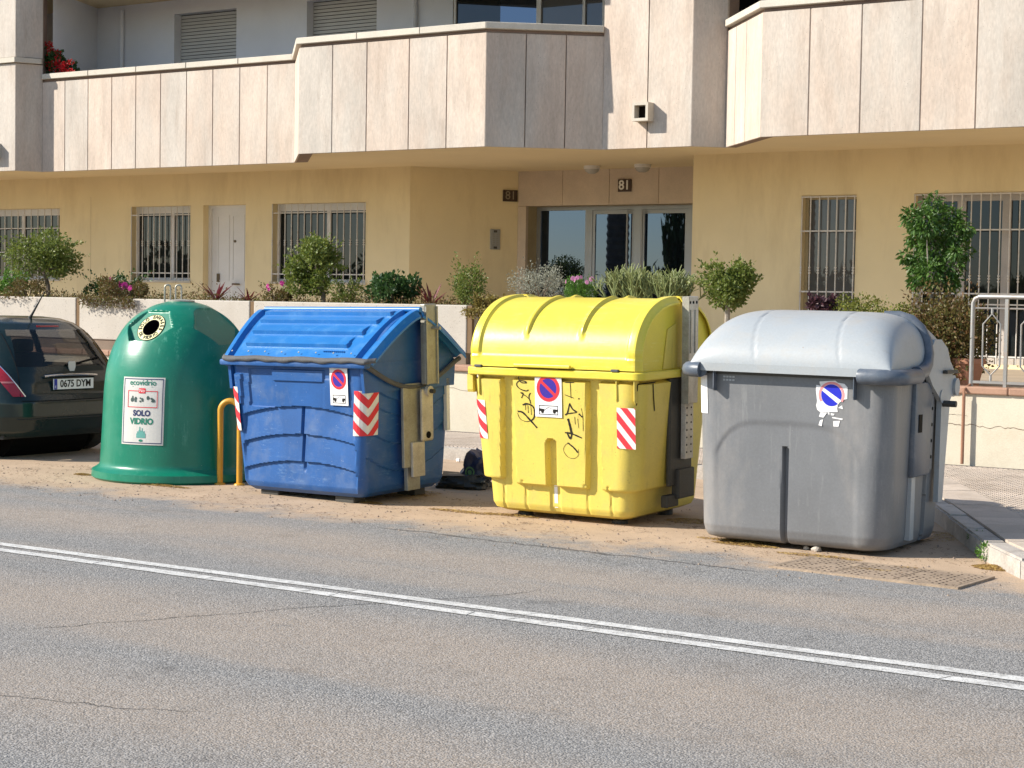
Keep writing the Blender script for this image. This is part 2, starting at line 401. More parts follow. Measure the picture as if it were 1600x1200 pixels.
# drain grating sunk in the sandy verge
mat('castiron', (.33, .25, .18), .75, var=.2, fine=.2, bump=.4, metal=.2, dirt=((.46, .35, .245), 1, 7))
dr = thing('drain_grate', 'long slotted iron drain grate half buried in sand beside the grey bin', 'drain', (-4.78, 10.16, 0), (0, 0, R(-3)))
gw, gd = 1.18, .50
pit = MB().add([(0, 0, .0035), (gw, 0, .0035), (gw, gd, .0035), (0, gd, .0035)], [(0, 1, 2, 3)]).build('sump_shade', flat('pitdark', (30, 25, 21), .95, .05), dr)  # near-black sheet on the road stands in for shade below the grate
fr_ = MB().box(-.03, gw+.03, -.03, -.0, -.01, .014).box(-.03, gw+.03, gd, gd+.03, -.01, .014).box(-.03, 0, 0, gd, -.01, .014).box(gw, gw+.03, 0, gd, -.01, .0138)
fr_.build('frame', 'castiron', dr)
for p in range(3):
    b = MB(); x0, x1 = p*gw/3+.004, (p+1)*gw/3-.004
    nb = 9
    sx_, sy_ = (x1-x0)/nb, (gd-.008)/9; dk = MB()
    for i in range(nb):
        for j in range(9):
            ax, ay = x0+sx_*i, .004+sy_*j; hx0, hx1, hy0, hy1 = ax+sx_*.33, ax+sx_*.67, ay+sy_*.30, ay+sy_*.70; z = .0135
            if random.random() < .22: b.add([(ax, ay, z), (ax+sx_, ay, z), (ax+sx_, ay+sy_, z), (ax, ay+sy_, z)], [(0, 1, 2, 3)]); continue
            P = [(ax, ay, z), (ax+sx_, ay, z), (ax+sx_, ay+sy_, z), (ax, ay+sy_, z), (hx0, hy0, z), (hx1, hy0, z), (hx1, hy1, z), (hx0, hy1, z)]
            b.add(P, [(0, 1, 5, 4), (1, 2, 6, 5), (2, 3, 7, 6), (3, 0, 4, 7)])
            dk.add([(hx0, hy0, z-.0005), (hx1, hy0, z-.0005), (hx1, hy1, z-.0005), (hx0, hy1, z-.0005), (hx0, hy0, .004), (hx1, hy0, .004), (hx1, hy1, .004), (hx0, hy1, .004)], [(0, 4, 5, 1), (1, 5, 6, 2), (2, 6, 7, 3), (3, 7, 4, 0)])
    b.build('grate_panel', 'castiron', dr); dk.build('slots', 'pitdark', dr)['kind'] = 'stuff'  # slot walls are near-black: the shade inside the holes, put into the colour

# dry leaf litter, straw and grit lying on the verge: too many to count
def scatter_straw(name, label, spots, m, per, seed, ln=.05):
    rg = np.random.default_rng(seed); V = []; F = []; T = []
    for (cx, cy, rx, ry, k, z0) in spots:
        for _ in range(int(per*k)):
            a, q = rg.uniform(0, 2*PI), math.sqrt(rg.uniform(0, 1)); x, y = cx+rx*q*math.cos(a), cy+ry*q*math.sin(a)
            t = rg.uniform(0, PI); l = ln*rg.uniform(.3, 1.1); wd = rg.uniform(.0015, .005); e = rg.uniform(-.3, .5)
            z = z0+rg.uniform(.003, .018)*(1-q*.7); dx, dy = math.cos(t)*l/2, math.sin(t)*l/2; n = len(V)
            V += [(x-dx-dy/l*wd, y-dy+dx/l*wd, z), (x-dx+dy/l*wd, y-dy-dx/l*wd, z+.002), (x+dx, y+dy, z+abs(e)*.012)]; F.append((n, n+1, n+2))
            T += [rg.uniform()]*3
    o = mesh(name, V, F, m); at_ = o.data.attributes.new('tone', 'FLOAT', 'POINT'); at_.data.foreach_set('value', T)
    return tag(o, label, 'litter', kind='stuff')
leafmat('straw', srgb(196, 168, 96), srgb(132, 100, 62), .2, .8)
leafmat('litter', srgb(120, 90, 60), srgb(70, 52, 38), .1, .9)
def gp(x, y): p = onz(x, y); return p.x, p.y
sp = [(*gp(1365, 893), .22, .07, 1, 0), (*gp(1165, 852), .25, .06, .7, 0), (*gp(1420, 890), .2, .05, .7, 0), (*gp(1560, 888), .16, .12, 1.6, 0), (*gp(250, 759), .35, .05, .8, 0), (*gp(575, 786), .15, .05, .6, 0),
      (*gp(720, 800), .3, .05, .6, 0), (*gp(1440, 838), .3, .3, .8, 0), (*gp(130, 742), .1, .05, .4, 0), (*gp(800, 806), .25, .05, .6, 0), (*gp(1080, 815), .2, .15, .7, 0), (*gp(640, 770), .3, .2, .6, 0),
      (*gp(1280, 870), .3, .05, .5, 0), (*gp(1150, 846), .3, .05, .6, 0)]
scatter_straw('dry_straw', 'yellow dry straw and blossom litter strewn along the sandy verge', sp, 'straw', 900, 3, .045)
rows = []
for k in range(420):
    x = random.uniform(-13, -3.6); rows.append((x, random.uniform(10.15, 11.9), random.uniform(.05, .3), .06, random.uniform(.01, .05), 0))
scatter_straw('leaf_litter', 'brown crumbs of dead leaf scattered on the sandy verge', rows, 'litter', 400, 5, .03)
b = MB(); rg = random.Random(4)
for k in range(1100):
    x, y = rg.uniform(-14, -3.4), rg.triangular(9.7, 13, 10.4); r = rg.choice((.004, .006, .008, .012)); n = 5
    b.add([(x+r*rg.uniform(.7, 1.3)*math.cos(2*PI*i/n), y+r*rg.uniform(.7, 1.3)*math.sin(2*PI*i/n), -.001) for i in range(n)]+[(x, y, r*rg.uniform(.7, 1.1))], [(i, (i+1) % n, n) for i in range(n)])
mat('grit', (.22, .17, .13), .9, bump=0, rnd=.2); tag(b.build('grit', 'grit'), 'small stones and grit scattered on the sandy verge', 'grit', kind='stuff')
for i, (px, py, r, lab) in enumerate(((1278, 861, .035, 'larger of two pale lumps of rubble at the foot of the grey bin'), (1262, 858, .022, 'smaller of two pale lumps of rubble at the foot of the grey bin'))):
    p = onz(px, py); bm = bmesh.new(); bmesh.ops.create_icosphere(bm, subdivisions=2, radius=r)
    for v in bm.verts: v.co = v.co*random.uniform(.75, 1.15); v.co.z *= .7
    me = bpy.data.meshes.new('rubble'); bm.to_mesh(me); bm.free(); me.materials.append(mat('rubble', (.45, .40, .34), .9, bump=.4))
    o = link(bpy.data.objects.new('rubble', me)); o.location = (p.x, p.y-.02, r*.45); tag(o, lab, 'stone')
# ------------------------------------------------------------------ the apartment building
mat('stonepanel', (.50, .448, .39), .75, var=.13, vs=2.2, fine=.10, fs=45, bump=.25, bs=40, stretch=(1, 1, .33), rnd=.075, hue=((.50, .405, .33), 1.6), spots=(26, .16, (.22, .18, .15), .55), dirt=((.33, .27, .22), .5, 4, (2.2, 2.2, .3)))
mat('coping', (.54, .49, .41), .7, var=.1, fine=.08, bump=.2, rnd=.05, dirt=((.33, .28, .2), .35, 5))
mat('jointcore', (.24, .17, .135), .9, bump=.2)
mat('plaster', (.79, .655, .40), .9, dirt=((.58, .45, .255), .6, 1.3, (1.2, 1, .3)), var=.05, vs=.9, fine=.035, fs=120, bump=.25, bs=150)
mat('soffitpaint', (.76, .62, .39), .9, var=.04, vs=.8, fine=.02, bump=.1)
mat('whitewall', (.72, .735, .785), .9, var=.05, vs=1, fine=.03, bump=.2, bs=120)
mat('whitepaint', (.70, .68, .66), .5, var=.05, fine=.03, bump=.05)
mat('framegrey', (.44, .40, .365), .5)
mat('grillepaint', (.64, .61, .57), .5, var=.08, fine=.05, bump=0, dirt=((.35, .25, .17), .5, 12))
mat('shutter', (.50, .49, .47), .5, var=.04, fine=.02, bump=.03, rnd=.03)
mat('aluminium', (.36, .365, .365), .42, metal=.55, var=.04, fine=.03, bump=.03)
mat('pinkstone', (.60, .49, .38), .6, var=.08, vs=3, fine=.06, bump=.08, rnd=.04)
mat('brownreveal', (.42, .34, .20), .7, bump=.1)
glassmat('doorglass', (.006, .008, .010), 2.2, coatc=(.42, .60, .95))
glassmat('paneglass', (.014, .016, .015), 1.45, coatc=(.6, .75, 1))
glassmat('curtainglass', (.11, .105, .10), 1.5, coatc=(.6, .75, 1))
bld = thing('apartment_building', 'pale stone clad apartment block with balconies above a yellow ground floor', 'building', (0, 0, 0))
ZB, ZT, ZS = 3.55, 5.11, 3.65
X_ = lambda x, Y, y=250: at(x, y, Y).x
X7 = X_(1079, 19.75); Y8 = min((abs(800+FPX*(Vector((X7+k*.01, 19.75+k*.01, 3.55))-EYE).dot(RT2)/(Vector((X7+k*.01, 19.75+k*.01, 3.55))-EYE).dot(FW)-1133), 19.75+k*.01) for k in range(1, 120))[1]
P8 = at(1133, 228, Y8)
PATH = [(-27.5, 19.6), (-22.67, 19.6), (-22.467, 19.98), (X_(459.5, 19.98), 19.98), (X_(466, 18.77), 18.77), (X_(757, 18.77), 18.77), (X_(940.5, 19.75), 19.75),
        (X_(1079, 19.75), 19.75), (P8.x, Y8), (X_(1187, 18.95), 18.95), (-1.0, 18.95)]
PATH = [Vector((x, y, 0)) for x, y in PATH]; IN1 = offset_path(PATH, .028); IN2 = offset_path(PATH, .20); OUT = offset_path(PATH, -.045)
def strip(name, m, i, t0, t1, A, B, z0, z1, parent=bld, bev=.004):
    """one clad piece of the facade between path points i and i+1, from surface A to surface B"""
    P = [A[i].lerp(A[i+1], t0), A[i].lerp(A[i+1], t1), B[i].lerp(B[i+1], t1), B[i].lerp(B[i+1], t0)]
    bm = bmesh.new(); vs_ = [bm.verts.new((p.x, p.y, z)) for z in (z0, z1) for p in P]
    for f in ((3, 2, 1, 0), (4, 5, 6, 7), (0, 1, 5, 4), (1, 2, 6, 5), (2, 3, 7, 6), (3, 0, 4, 7)): bm.faces.new([vs_[j] for j in f])
    if bev: bmesh.ops.bevel(bm, geom=bm.edges[:], offset=bev, segments=1, affect='EDGES')
    me = bpy.data.meshes.new(name); bm.to_mesh(me); bm.free(); me.materials.append(MATS[m]); return link(bpy.data.objects.new(name, me), parent)
def tfrac(i, px):
    """where along path segment i the photo column px falls"""
    lo, hi = 0., 1.
    for _ in range(40):
        t = (lo+hi)/2; q = PATH[i].lerp(PATH[i+1], t)+Vector((0, 0, 3.6))-EYE
        if 800+FPX*q.dot(RT2)/q.dot(FW) < px: lo = t
        else: hi = t
    return lo
JO = {2: [101, 137, 174, 211.5, 250, 290.4, 331.5, 373.5, 416.4], 4: [518, 571.6, 637.6, 696.7], 5: [819.6, 882], 6: [1010.7], 8: [1147, 1163], 9: [1262, 1342.7, 1437, 1523.4]}
core = MB()
for i in range(len(PATH)-1):
    column = i in (0, 1, 6, 7); top = 9.2 if column else ZT-.085
    ts = [0]+[tfrac(i, p) for p in JO.get(i, [])]+[1]
    if i == 9: ts = ts[:-1]+[ts[-2]+(1-ts[-2])*k/5 for k in range(1, 6)]
    if i == 0: ts = [0, .25, .5, .75, 1]
    for k in range(len(ts)-1):
        L_ = (PATH[i+1]-PATH[i]).length; gp_ = .006/L_
        a = ts[k]+(gp_ if k else 0); b_ = ts[k+1]-(gp_ if k < len(ts)-2 else 0)
        zt = top-(0 if column else .045)
        if column and i < 2:
            strip('cladding_panel', 'stonepanel', i, a, b_, PATH, IN1, ZB, 5.26); strip('cladding_panel', 'stonepanel', i, a, b_, PATH, IN1, 5.36, top)
        else: strip('cladding_panel', 'stonepanel', i, a, b_, PATH, IN1, ZB, zt)
    q = [PATH[i], PATH[i+1], IN2[i+1], IN2[i]]; q[0] = IN1[i]; q[1] = IN1[i+1]
    core.prism([Vector((p.x, p.y, ZB+.02)) for p in q], (0, 0, top-.002-ZB-.02))
    if i < 2: strip('ledge', 'coping', i, 0, 1, OUT, IN1, 5.27, 5.35)
core.build('parapet_core', 'jointcore', bld)
INC = offset_path(PATH, .22)
for i in (2, 3, 4, 5, 8, 9):
    n = {2: 5, 4: 3, 5: 1, 3: 1, 8: 1, 9: 8}[i]
    for k in range(n): strip('coping_stone', 'coping', i, k/n+(.002 if k else 0), (k+1)/n, OUT, INC, ZT-.085, ZT, bev=.006)
# floor above and the balcony over it, which shade this one
for zf in (6.45,):
    sl = MB().prism([Vector((p.x, p.y, zf)) for p in IN1]+[Vector((-1, 24.6, zf)), Vector((-27.5, 24.6, zf))], (0, 0, .22)); sl.build('upper_slab', 'soffitpaint', bld)
    for i in (2, 3, 4, 5, 8, 9): strip('upper_parapet', 'stonepanel', i, 0, 1, PATH, IN2, zf-.1, zf+1.45, bev=0)
MB().prism([Vector((p.x, p.y, ZS)) for p in IN2]+[Vector((-1, 24.6, ZS)), Vector((-27.5, 24.6, ZS))], (0, 0, .25)).build('soffit', 'soffitpaint', bld)

def wall_open(name, m, A, B, z0, z1, ops, th=.22, parent=bld, reveal=None):
    """plane wall from A to B (plan points) with rectangular openings (t0,t1,za,zb in metres along the wall) and their reveals"""
    A = Vector((*A, 0)); B = Vector((*B, 0)); d = (B-A); L_ = d.length; d.normalize(); n = Vector((-d.y, d.x, 0))
    us = sorted({0, L_, *[o[0] for o in ops], *[o[1] for o in ops]}); zs = sorted({z0, z1, *[o[2] for o in ops], *[o[3] for o in ops]})
    us = [u for u in us if 0 <= u <= L_]; zs = [z for z in zs if z0 <= z <= z1]
    V = [tuple(A+d*u+Vector((0, 0, z))) for z in zs for u in us]; F = []; nu = len(us)
    for j in range(len(zs)-1):
        for i in range(nu-1):
            uc, zc = (us[i]+us[i+1])/2, (zs[j]+zs[j+1])/2
            if not any(o[0] < uc < o[1] and o[2] < zc < o[3] for o in ops): F.append((j*nu+i, j*nu+i+1, (j+1)*nu+i+1, (j+1)*nu+i))
    mb = MB().add(V, F)
    rv = MB() if reveal else mb
    for o in ops:
        a, b_ = A+d*max(0, o[0]), A+d*min(L_, o[1])
        for p, q, s in ((a, a, 1), (b_, b_, -1)):
            Q = [p+Vector((0, 0, o[2])), p+Vector((0, 0, o[3])), p+n*th+Vector((0, 0, o[3])), p+n*th+Vector((0, 0, o[2]))]
            rv.add(Q if s > 0 else Q[::-1], [(0, 1, 2, 3)])
        rv.add([a+Vector((0, 0, o[3])), b_+Vector((0, 0, o[3])), b_+n*th+Vector((0, 0, o[3])), a+n*th+Vector((0, 0, o[3]))], [(0, 1, 2, 3)])
        rv.add([a+Vector((0, 0, o[2])), b_+Vector((0, 0, o[2])), b_+n*th+Vector((0, 0, o[2])), a+n*th+Vector((0, 0, o[2]))], [(3, 2, 1, 0)])
    if reveal: rv.build('reveal', reveal, parent)
    return mb.build(name, m, parent)
TER = .86
YL, YR, YE = 22.3, 22.05, 23.9
xl0 = -31.0
def opn(x0p, x1p, y0p, y1p, Y, xs=xl0):
    ym = (y0p+y1p)/2; xm = (x0p+x1p)/2
    return [at(x0p, ym, Y).x-xs, at(x1p, ym, Y).x-xs, at(xm, y1p, Y).z, at(xm, y0p, Y).z]
oA = opn(-52, 93, 324, 442, YL); oB = opn(205, 297, 322, 438, YL); oD = opn(317, 383, 322, 500, YL); oC = opn(425, 571, 317, 441, YL)
oB[2] = oA[2] = oC[2]; oB[3] = oA[3] = oC[3]; oD[2] = TER; oD[3] = oC[3]
XC = at(640.5, 330, YL).x; XE = at(810, 330, YE).x
wall_open('ground_floor_wall', 'plaster', (xl0, YL), (XC, YL), TER-.1, ZS+.01, [oA, oB, oD, oC], .22)
wall_open('angled_wall', 'plaster', (XC, YL), (XE, YE), TER-.1, ZS+.01, [])
XR = at(1082, 330, YR).x
oF = opn(1250, 1336, 305, 520, YR, XR); oG = opn(1425, 1640, 302, 592, YR, XR); oF[3] = oG[3] = max(oF[3], oG[3]); oF[2] = 1.10; oG[2] = TER+.05
wall_open('ground_floor_wall', 'plaster', (XR, YR), (2, YR), TER-.1, ZS+.01, [oF, oG], .22)
MB().box(XR, XR+.02, YR+.001, YE+.6, TER-.1, ZS+.01).build('return_wall', 'plaster', bld)

xcr = at(142, 360, YL).x; mesh('wall_joint', [(xcr-.004, YL-.002, TER), (xcr+.004, YL-.002, TER), (xcr+.003, YL-.002, 3.3), (xcr-.003, YL-.002, 3.3)], [(0, 1, 2, 3)], mat('hairline', (.42, .32, .19), .9), bld)
def window(x0, x1, z0, z1, Y, name='window', fr=.05, muls=(.5,), glass='paneglass', head=.12, fm='whitepaint', sill=True):
    w_ = bpy.data.objects.new(name, None); link(w_, bld); w_.location = (0, 0, 0)
    f = MB(); y0, y1 = Y+.13, Y+.19
    f.box(x0, x1, y0, y1, z1-head, z1); f.box(x0, x1, y0, y1, z0, z0+fr); f.box(x0, x0+fr, y0, y1, z0+fr, z1-head); f.box(x1-fr, x1, y0, y1, z0+fr, z1-head)
    for m_ in muls: xm = x0+(x1-x0)*m_; f.box(xm-fr*.7, xm+fr*.7, y0-.004, y1, z0+fr, z1-head)
    f.build('frame', fm, w_)
    ed = [x0+fr]+[x0+(x1-x0)*m_ for m_ in muls]+[x1-fr]
    for a, b_ in zip(ed[:-1], ed[1:]): MB().box(a, b_, Y+.155, Y+.165, z0+fr, z1-head).build('pane', glass, w_)
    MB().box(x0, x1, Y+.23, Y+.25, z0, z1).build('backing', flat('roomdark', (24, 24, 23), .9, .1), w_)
    if sill: MB().box(x0-.03, x1+.03, Y-.03, Y+.13, z0-.035, z0).build('sill', 'coping', w_)
    return w_
def grille(x0, x1, z0, z1, Y, nb, hz, deco=True):
    g_ = bpy.data.objects.new('window_grille', None); link(g_, bld)
    for z in hz: MB().box(x0, x1, Y-.012, Y+.002, z-.009, z+.009).build('crossbar', 'grillepaint', g_)
    b = MB().tube([(0, 0, 0), (0, 0, z1-z0)], .0085, 6)
    if deco:
        zc = (z1-z0)*.5
        for dz in (-.035, 0, .035): b.lathe([(.009, -.014), (.017, -.005), (.017, .005), (.009, .014)], 8, (0, 0, zc+dz))
    me = None
    for k in range(nb):
        if me is None: o = b.build('bar', 'grillepaint', g_, True); me = o.data
        else: o = link(bpy.data.objects.new('bar', me), g_)
        o.location = (x0+.02+(x1-x0-.04)*k/(nb-1), Y-.018, z0)
    return g_
for o_, nb, hz in ((oA, 15, (.72, .38)), (oB, 11, (.88, .1)), (oC, 15, (.88, .1))):
    x0, x1 = o_[0]+xl0, o_[1]+xl0; h = o_[3]-o_[2]
    window(x0, x1, o_[2], o_[3], YL, muls=(.56,) if o_ is not oB else (.62,)); grille(x0, x1, o_[2]+.01, o_[3]-.01, YL, nb, [o_[2]+h*k for k in hz])
x0, x1 = oF[0]+XR, oF[1]+XR; h = oF[3]-oF[2]
window(x0, x1, oF[2], oF[3], YR, muls=(), glass='curtainglass', fm='brownreveal', sill=False, head=.05); grille(x0, x1, oF[2], oF[3]-.01, YR, 7, [oF[3]-.02, oF[3]-.47, oF[3]-1.27, oF[2]+.02])
x0, x1 = oG[0]+XR, oG[1]+XR
window(x0, x1, oG[2], oG[3], YR, muls=(.33, .66), sill=False, head=.1, fr=.08, fm='framegrey'); grille(x0, x1, oG[2], oG[3]-.01, YR, 15, [oG[3]-.02, oG[3]-.47, oG[3]-1.27, oG[2]+.75, oG[2]+.1])
# panelled white front door in its reveal
x0, x1 = oD[0]+xl0, oD[1]+xl0
dr_ = bpy.data.objects.new('white_door', None); link(dr_, bld)
MB().box(x0, x1, YL+.16, YL+.20, TER, oD[3]).build('door_leaf', 'whitepaint', dr_)
f = MB(); f.box(x0, x1+.4, YL+.13, YL+.16, oD[3]-.05, oD[3]); f.box(x0, x0+.06, YL+.13, YL+.16, TER, oD[3]-.05); f.build('door_frame', 'whitepaint', dr_)
for (za, zb) in ((1.05, 1.72), (1.85, 2.95)):
    for (a, b_) in ((.14, .46), (.54, .86)):
        xa, xb = x0+.06+(.85)*a, x0+.06+.85*b_; m_ = MB()
        for q in ((xa, xb, za, za+.02), (xa, xb, zb-.02, zb), (xa, xa+.02, za+.02, zb-.02), (xb-.02, xb, za+.02, zb-.02)): m_.box(q[0], q[1], YL+.152, YL+.162, q[2], q[3])
        m_.build('moulding', 'whitepaint', dr_)
p = at(367, 377, YL+.15); MB().disc((p.x, YL+.16, p.z), (0, -1, 0), .022, .015, 12).build('spyhole', flat('brass', (88, 70, 40), .35), dr_)
p = at(341, 434, YL+.15); MB().box(p.x-.025, p.x+.025, YL+.135, YL+.162, p.z-.07, p.z+.07).build('lock', 'brass', dr_)
p = at(373, 444, YL+.15); MB().tube([(p.x-.12, YL+.12, p.z), (p.x+.04, YL+.12, p.z)], .014, 8).build('handle', 'brass', dr_)
# entrance: stone lintel, side pilaster, aluminium doors with mirrored glass
zl = at(950, 320, YE).z; xe0, xe1 = XE, at(1082, 300, YE).x+.2
js = [XE]+[at(p_, 290, YE).x for p_ in (880, 953, 1030)]+[xe1]
for a, b_ in zip(js[:-1], js[1:]): MB().bbox(a+.003, b_-.003, YE-.02, YE+.05, zl, ZS+.005, .004).build('lintel_slab', 'pinkstone', bld)
xp = at(822, 380, YE).x
for za, zb in ((TER, 2.1), (2.105, zl-.004)): MB().bbox(XE, xp, YE-.018, YE+.05, za, zb, .003).build('pilaster_slab', 'pinkstone', bld)
MB().box(xp-.02, xp, YE+.05, YE+.36, TER, zl).build('entrance_reveal', 'brownreveal', bld)
MB().box(xp, xe1, YE+.05, YE+.36, zl-.0, zl+.1).build('entrance_head', 'brownreveal', bld)
MB().box(XE, xe1, YE+.051, YE+.3, zl+.101, ZS+.2).build('lintel_core', 'plaster', bld)
YD = YE+.30
ed = bpy.data.objects.new('entrance_doors', None); link(ed, bld)
E_ = lambda p_: at(p_, 380, YD).x
f = MB(); zt = zl
f.box(E_(838), xe1, YD, YD+.06, zt-.06, zt)
f.build('head_frame', 'aluminium', ed)
for a, b_ in ((838, 844), (914, 925), (991, 1002), (1074, 1084)): MB().box(E_(a), E_(b_), YD, YD+.06, TER, zt-.06).build('mullion', 'aluminium', ed)
for a, b_ in ((925, 991), (1002, 1074)):
    lf = MB(); xa, xb = E_(a)+.004, E_(b_)-.004; za, zb = TER+.02, zt-.065
    lf.box(xa, xb, YD+.008, YD+.05, zb-.06, zb).box(xa, xb, YD+.008, YD+.05, za, za+.15).box(xa, xa+.045, YD+.008, YD+.05, za+.15, zb-.06).box(xb-.045, xb, YD+.008, YD+.05, za+.15, zb-.06)
    l_ = lf.build('door_leaf', 'aluminium', ed)
    MB().box(xa+.045, xb-.045, YD+.025, YD+.035, za+.15, zb-.06).build('pane', 'doorglass', ed)
    xh = xb-.10 if a == 925 else xa+.03
    MB().tube([(xh, YD-.05, zb), (xh, YD-.05, TER+.1)], .016, 8).build('pull_bar', 'aluminium', ed)
MB().box(E_(844), E_(914), YD+.025, YD+.035, TER, zt-.06).build('pane', 'doorglass', ed)
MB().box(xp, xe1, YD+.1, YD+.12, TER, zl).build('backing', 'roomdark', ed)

# upper floor behind the balconies: white wall, shuttered windows, sliding glass
YU = 21.7; ZU = 4.0
o1 = opn(272, 369, 8, 160, YU, -31); o2 = opn(479, 588, -12, 140, YU, -31); o1[2] = o2[2] = 4.35; o1[3] = o2[3] = at(297, 20, YU).z
xg0 = at(708, 20, YU).x
wall_open('upper_wall', 'whitewall', (-31, YU), (xg0, YU), ZU-.1, 6.45, [o1, o2], .2)
xk = at(152, 90, YU).x
MB().prism([(-22.42, 20.15, ZU-.1), (xk, YU+.001, ZU-.1), (xk-.1, YU+.15, ZU-.1), (-22.5, 20.3, ZU-.1)], (0, 0, 2.6)).build('upper_side_wall', 'whitewall', bld)
for o_ in (o1, o2):
    x0, x1 = o_[0]-31, o_[1]-31; s_ = bpy.data.objects.new('roller_shutter', None); link(s_, bld)
    h = .055; n = int((o_[3]-o_[2])/h); me = None
    b = MB().box(0, x1-x0, 0, .012, 0, h-.010)
    for k in range(n):
        if me is None: o = b.build('slat', 'shutter', s_); me = o.data
        else: o = link(bpy.data.objects.new('slat', me), s_)
        o.location = (x0, YU+.15, o_[3]-.004-(k+1)*h)
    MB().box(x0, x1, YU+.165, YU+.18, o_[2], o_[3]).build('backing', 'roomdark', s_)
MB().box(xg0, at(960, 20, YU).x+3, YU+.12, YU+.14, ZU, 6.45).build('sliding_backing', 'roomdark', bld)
sg = bpy.data.objects.new('sliding_door', None); link(sg, bld)
G_ = lambda p_: at(p_, 20, YU).x
f = MB()
for a, b_ in ((709, 712), (838, 845), (910, 914), (941, 950)): MB().box(G_(a), G_(b_), YU, YU+.06, ZU, 6.45).build('mullion', 'whitepaint', sg)
for a, b_, gm in ((712, 780, 'paneglass'), (780, 838, 'doorglass'), (845, 910, 'curtainglass'), (914, 941, 'curtainglass')): MB().box(G_(a), G_(b_), YU+.03, YU+.04, ZU, 6.45).build('pane', gm, sg)
for px in (191, 648): MB().tube([(at(px, 50, YU-.04).x, YU-.05, ZU), (at(px, 50, YU-.04).x, YU-.05, 6.4 if px == 648 else at(191, 17, YU).z)], .035, 8).build('downpipe', 'whitewall', bld)
MB().box(-31, -1, 20.1, 24.6, ZU-.2, ZU-.1).build('upper_floor', 'coping', bld)
MB().box(-31.2, -31, 18.8, 24.6, .8, 9).build('end_wall', 'plaster', bld); MB().box(2, 2.2, 18.8, 24.6, .8, 9).build('end_wall', 'plaster', bld)
MB().box(-31, 2, 24.6, 24.8, .8, 9).build('rear_wall', 'plaster', bld)

# fittings on the building
p = at(1009, 176, 19.75); vb = thing('drain_spout', 'square stone drain spout jutting from the column beside the entrance', 'spout', (p.x, 19.75, p.z))
s = .115; b = MB()
for q in ((-s, s, s-.035, s), (-s, s, -s, -s+.035), (-s, -s+.035, -s+.035, s-.035), (s-.035, s, -s+.035, s-.035)): b.box(q[0], q[1], -.15, .0, q[2], q[3])
b.build('surround', 'coping', vb); MB().box(-s+.03, s-.03, -.03, -.0, -s+.03, s-.03).build('bore', 'pitdark', vb)
p = at(0, 245, 19.6); vb2 = copy_thing(vb, 'square stone drain spout at the left edge, on the leftmost column'); vb2.location = (at(-6, 236, 19.6).x, 19.6, at(-6, 236, 19.6).z)
mat('lampglass', (.42, .40, .36), .25, bump=.05)
for i, (px, lab) in enumerate(((925, 'left one of two oval bulkhead lamps under the entrance soffit'), (1004, 'right one of two oval bulkhead lamps under the entrance soffit'))):
    p = at(px, 262, 23.25); l_ = thing('ceiling_lamp', lab, 'lamp', (p.x, 23.25, ZS), group='bulkhead lamps over the entrance')
    b = MB().lathe([(.0, -.12), (.05, -.115), (.095, -.09), (.115, -.05)], 20); b.build('glass_bowl', 'lampglass', l_, True)
    MB().lathe([(.115, -.05), (.125, -.045), (.125, -.0)], 20).build('base_ring', 'whitepaint', l_, True)
mat('plaquebrown', srgb(62, 44, 34), .4, bump=0)
p = at(978, 290, YE); pl = thing('house_number_sign', 'dark plaque with white numerals 81 centred above the entrance door', 'sign', (p.x, YE-.02, p.z))
MB().bbox(-.115, .115, -.03, -.001, -.095, .095, .004).build('plate', 'plaquebrown', pl); text('81', .2, flat('signwhite', (225, 222, 212), .5), pl, face((0, -.032, 0)), bold=.004)
dA = (Vector((XE, YE, 0))-Vector((XC, YL, 0))).normalized(); nA = Vector((dA.y, -dA.x, 0))
def on_angled(px, py):
    d = ray(px, py); n = nA; t = (Vector((XC, YL, 1.65))-EYE).dot(n)/d.dot(n); return EYE+d*t
p = on_angled(796.5, 306); pl = thing('house_number_sign', 'dark plaque with grey numerals 81 on the angled wall left of the entrance', 'sign', p, (0, 0, math.atan2(dA.y, dA.x)))
MB().bbox(-.125, .125, -.03, -.001, -.09, .09, .004).build('plate', 'plaquebrown', pl); text('81', .19, flat('signgrey', (150, 138, 118), .5), pl, face((0, -.032, 0)))
p = on_angled(773, 374); ic = thing('intercom_panel', 'grey metal intercom with call buttons on the angled wall', 'intercom', p, (0, 0, math.atan2(dA.y, dA.x)))
MB().bbox(-.085, .085, -.025, -.001, -.16, .16, .006).build('plate', 'aluminium', ic)
for k in range(6):
    for s_ in (-1, 1): MB().box(s_*.032-.022, s_*.032+.022, -.031, -.024, -.10+k*.034, -.078+k*.034).build('button', flat('buttongrey', (150, 148, 140), .5), ic)
for z in (-.13, .125): MB().box(-.03, .03, -.028, -.024, z-.018, z+.018).build('speaker_grid', flat('darkgrey', (70, 68, 64), .6), ic)

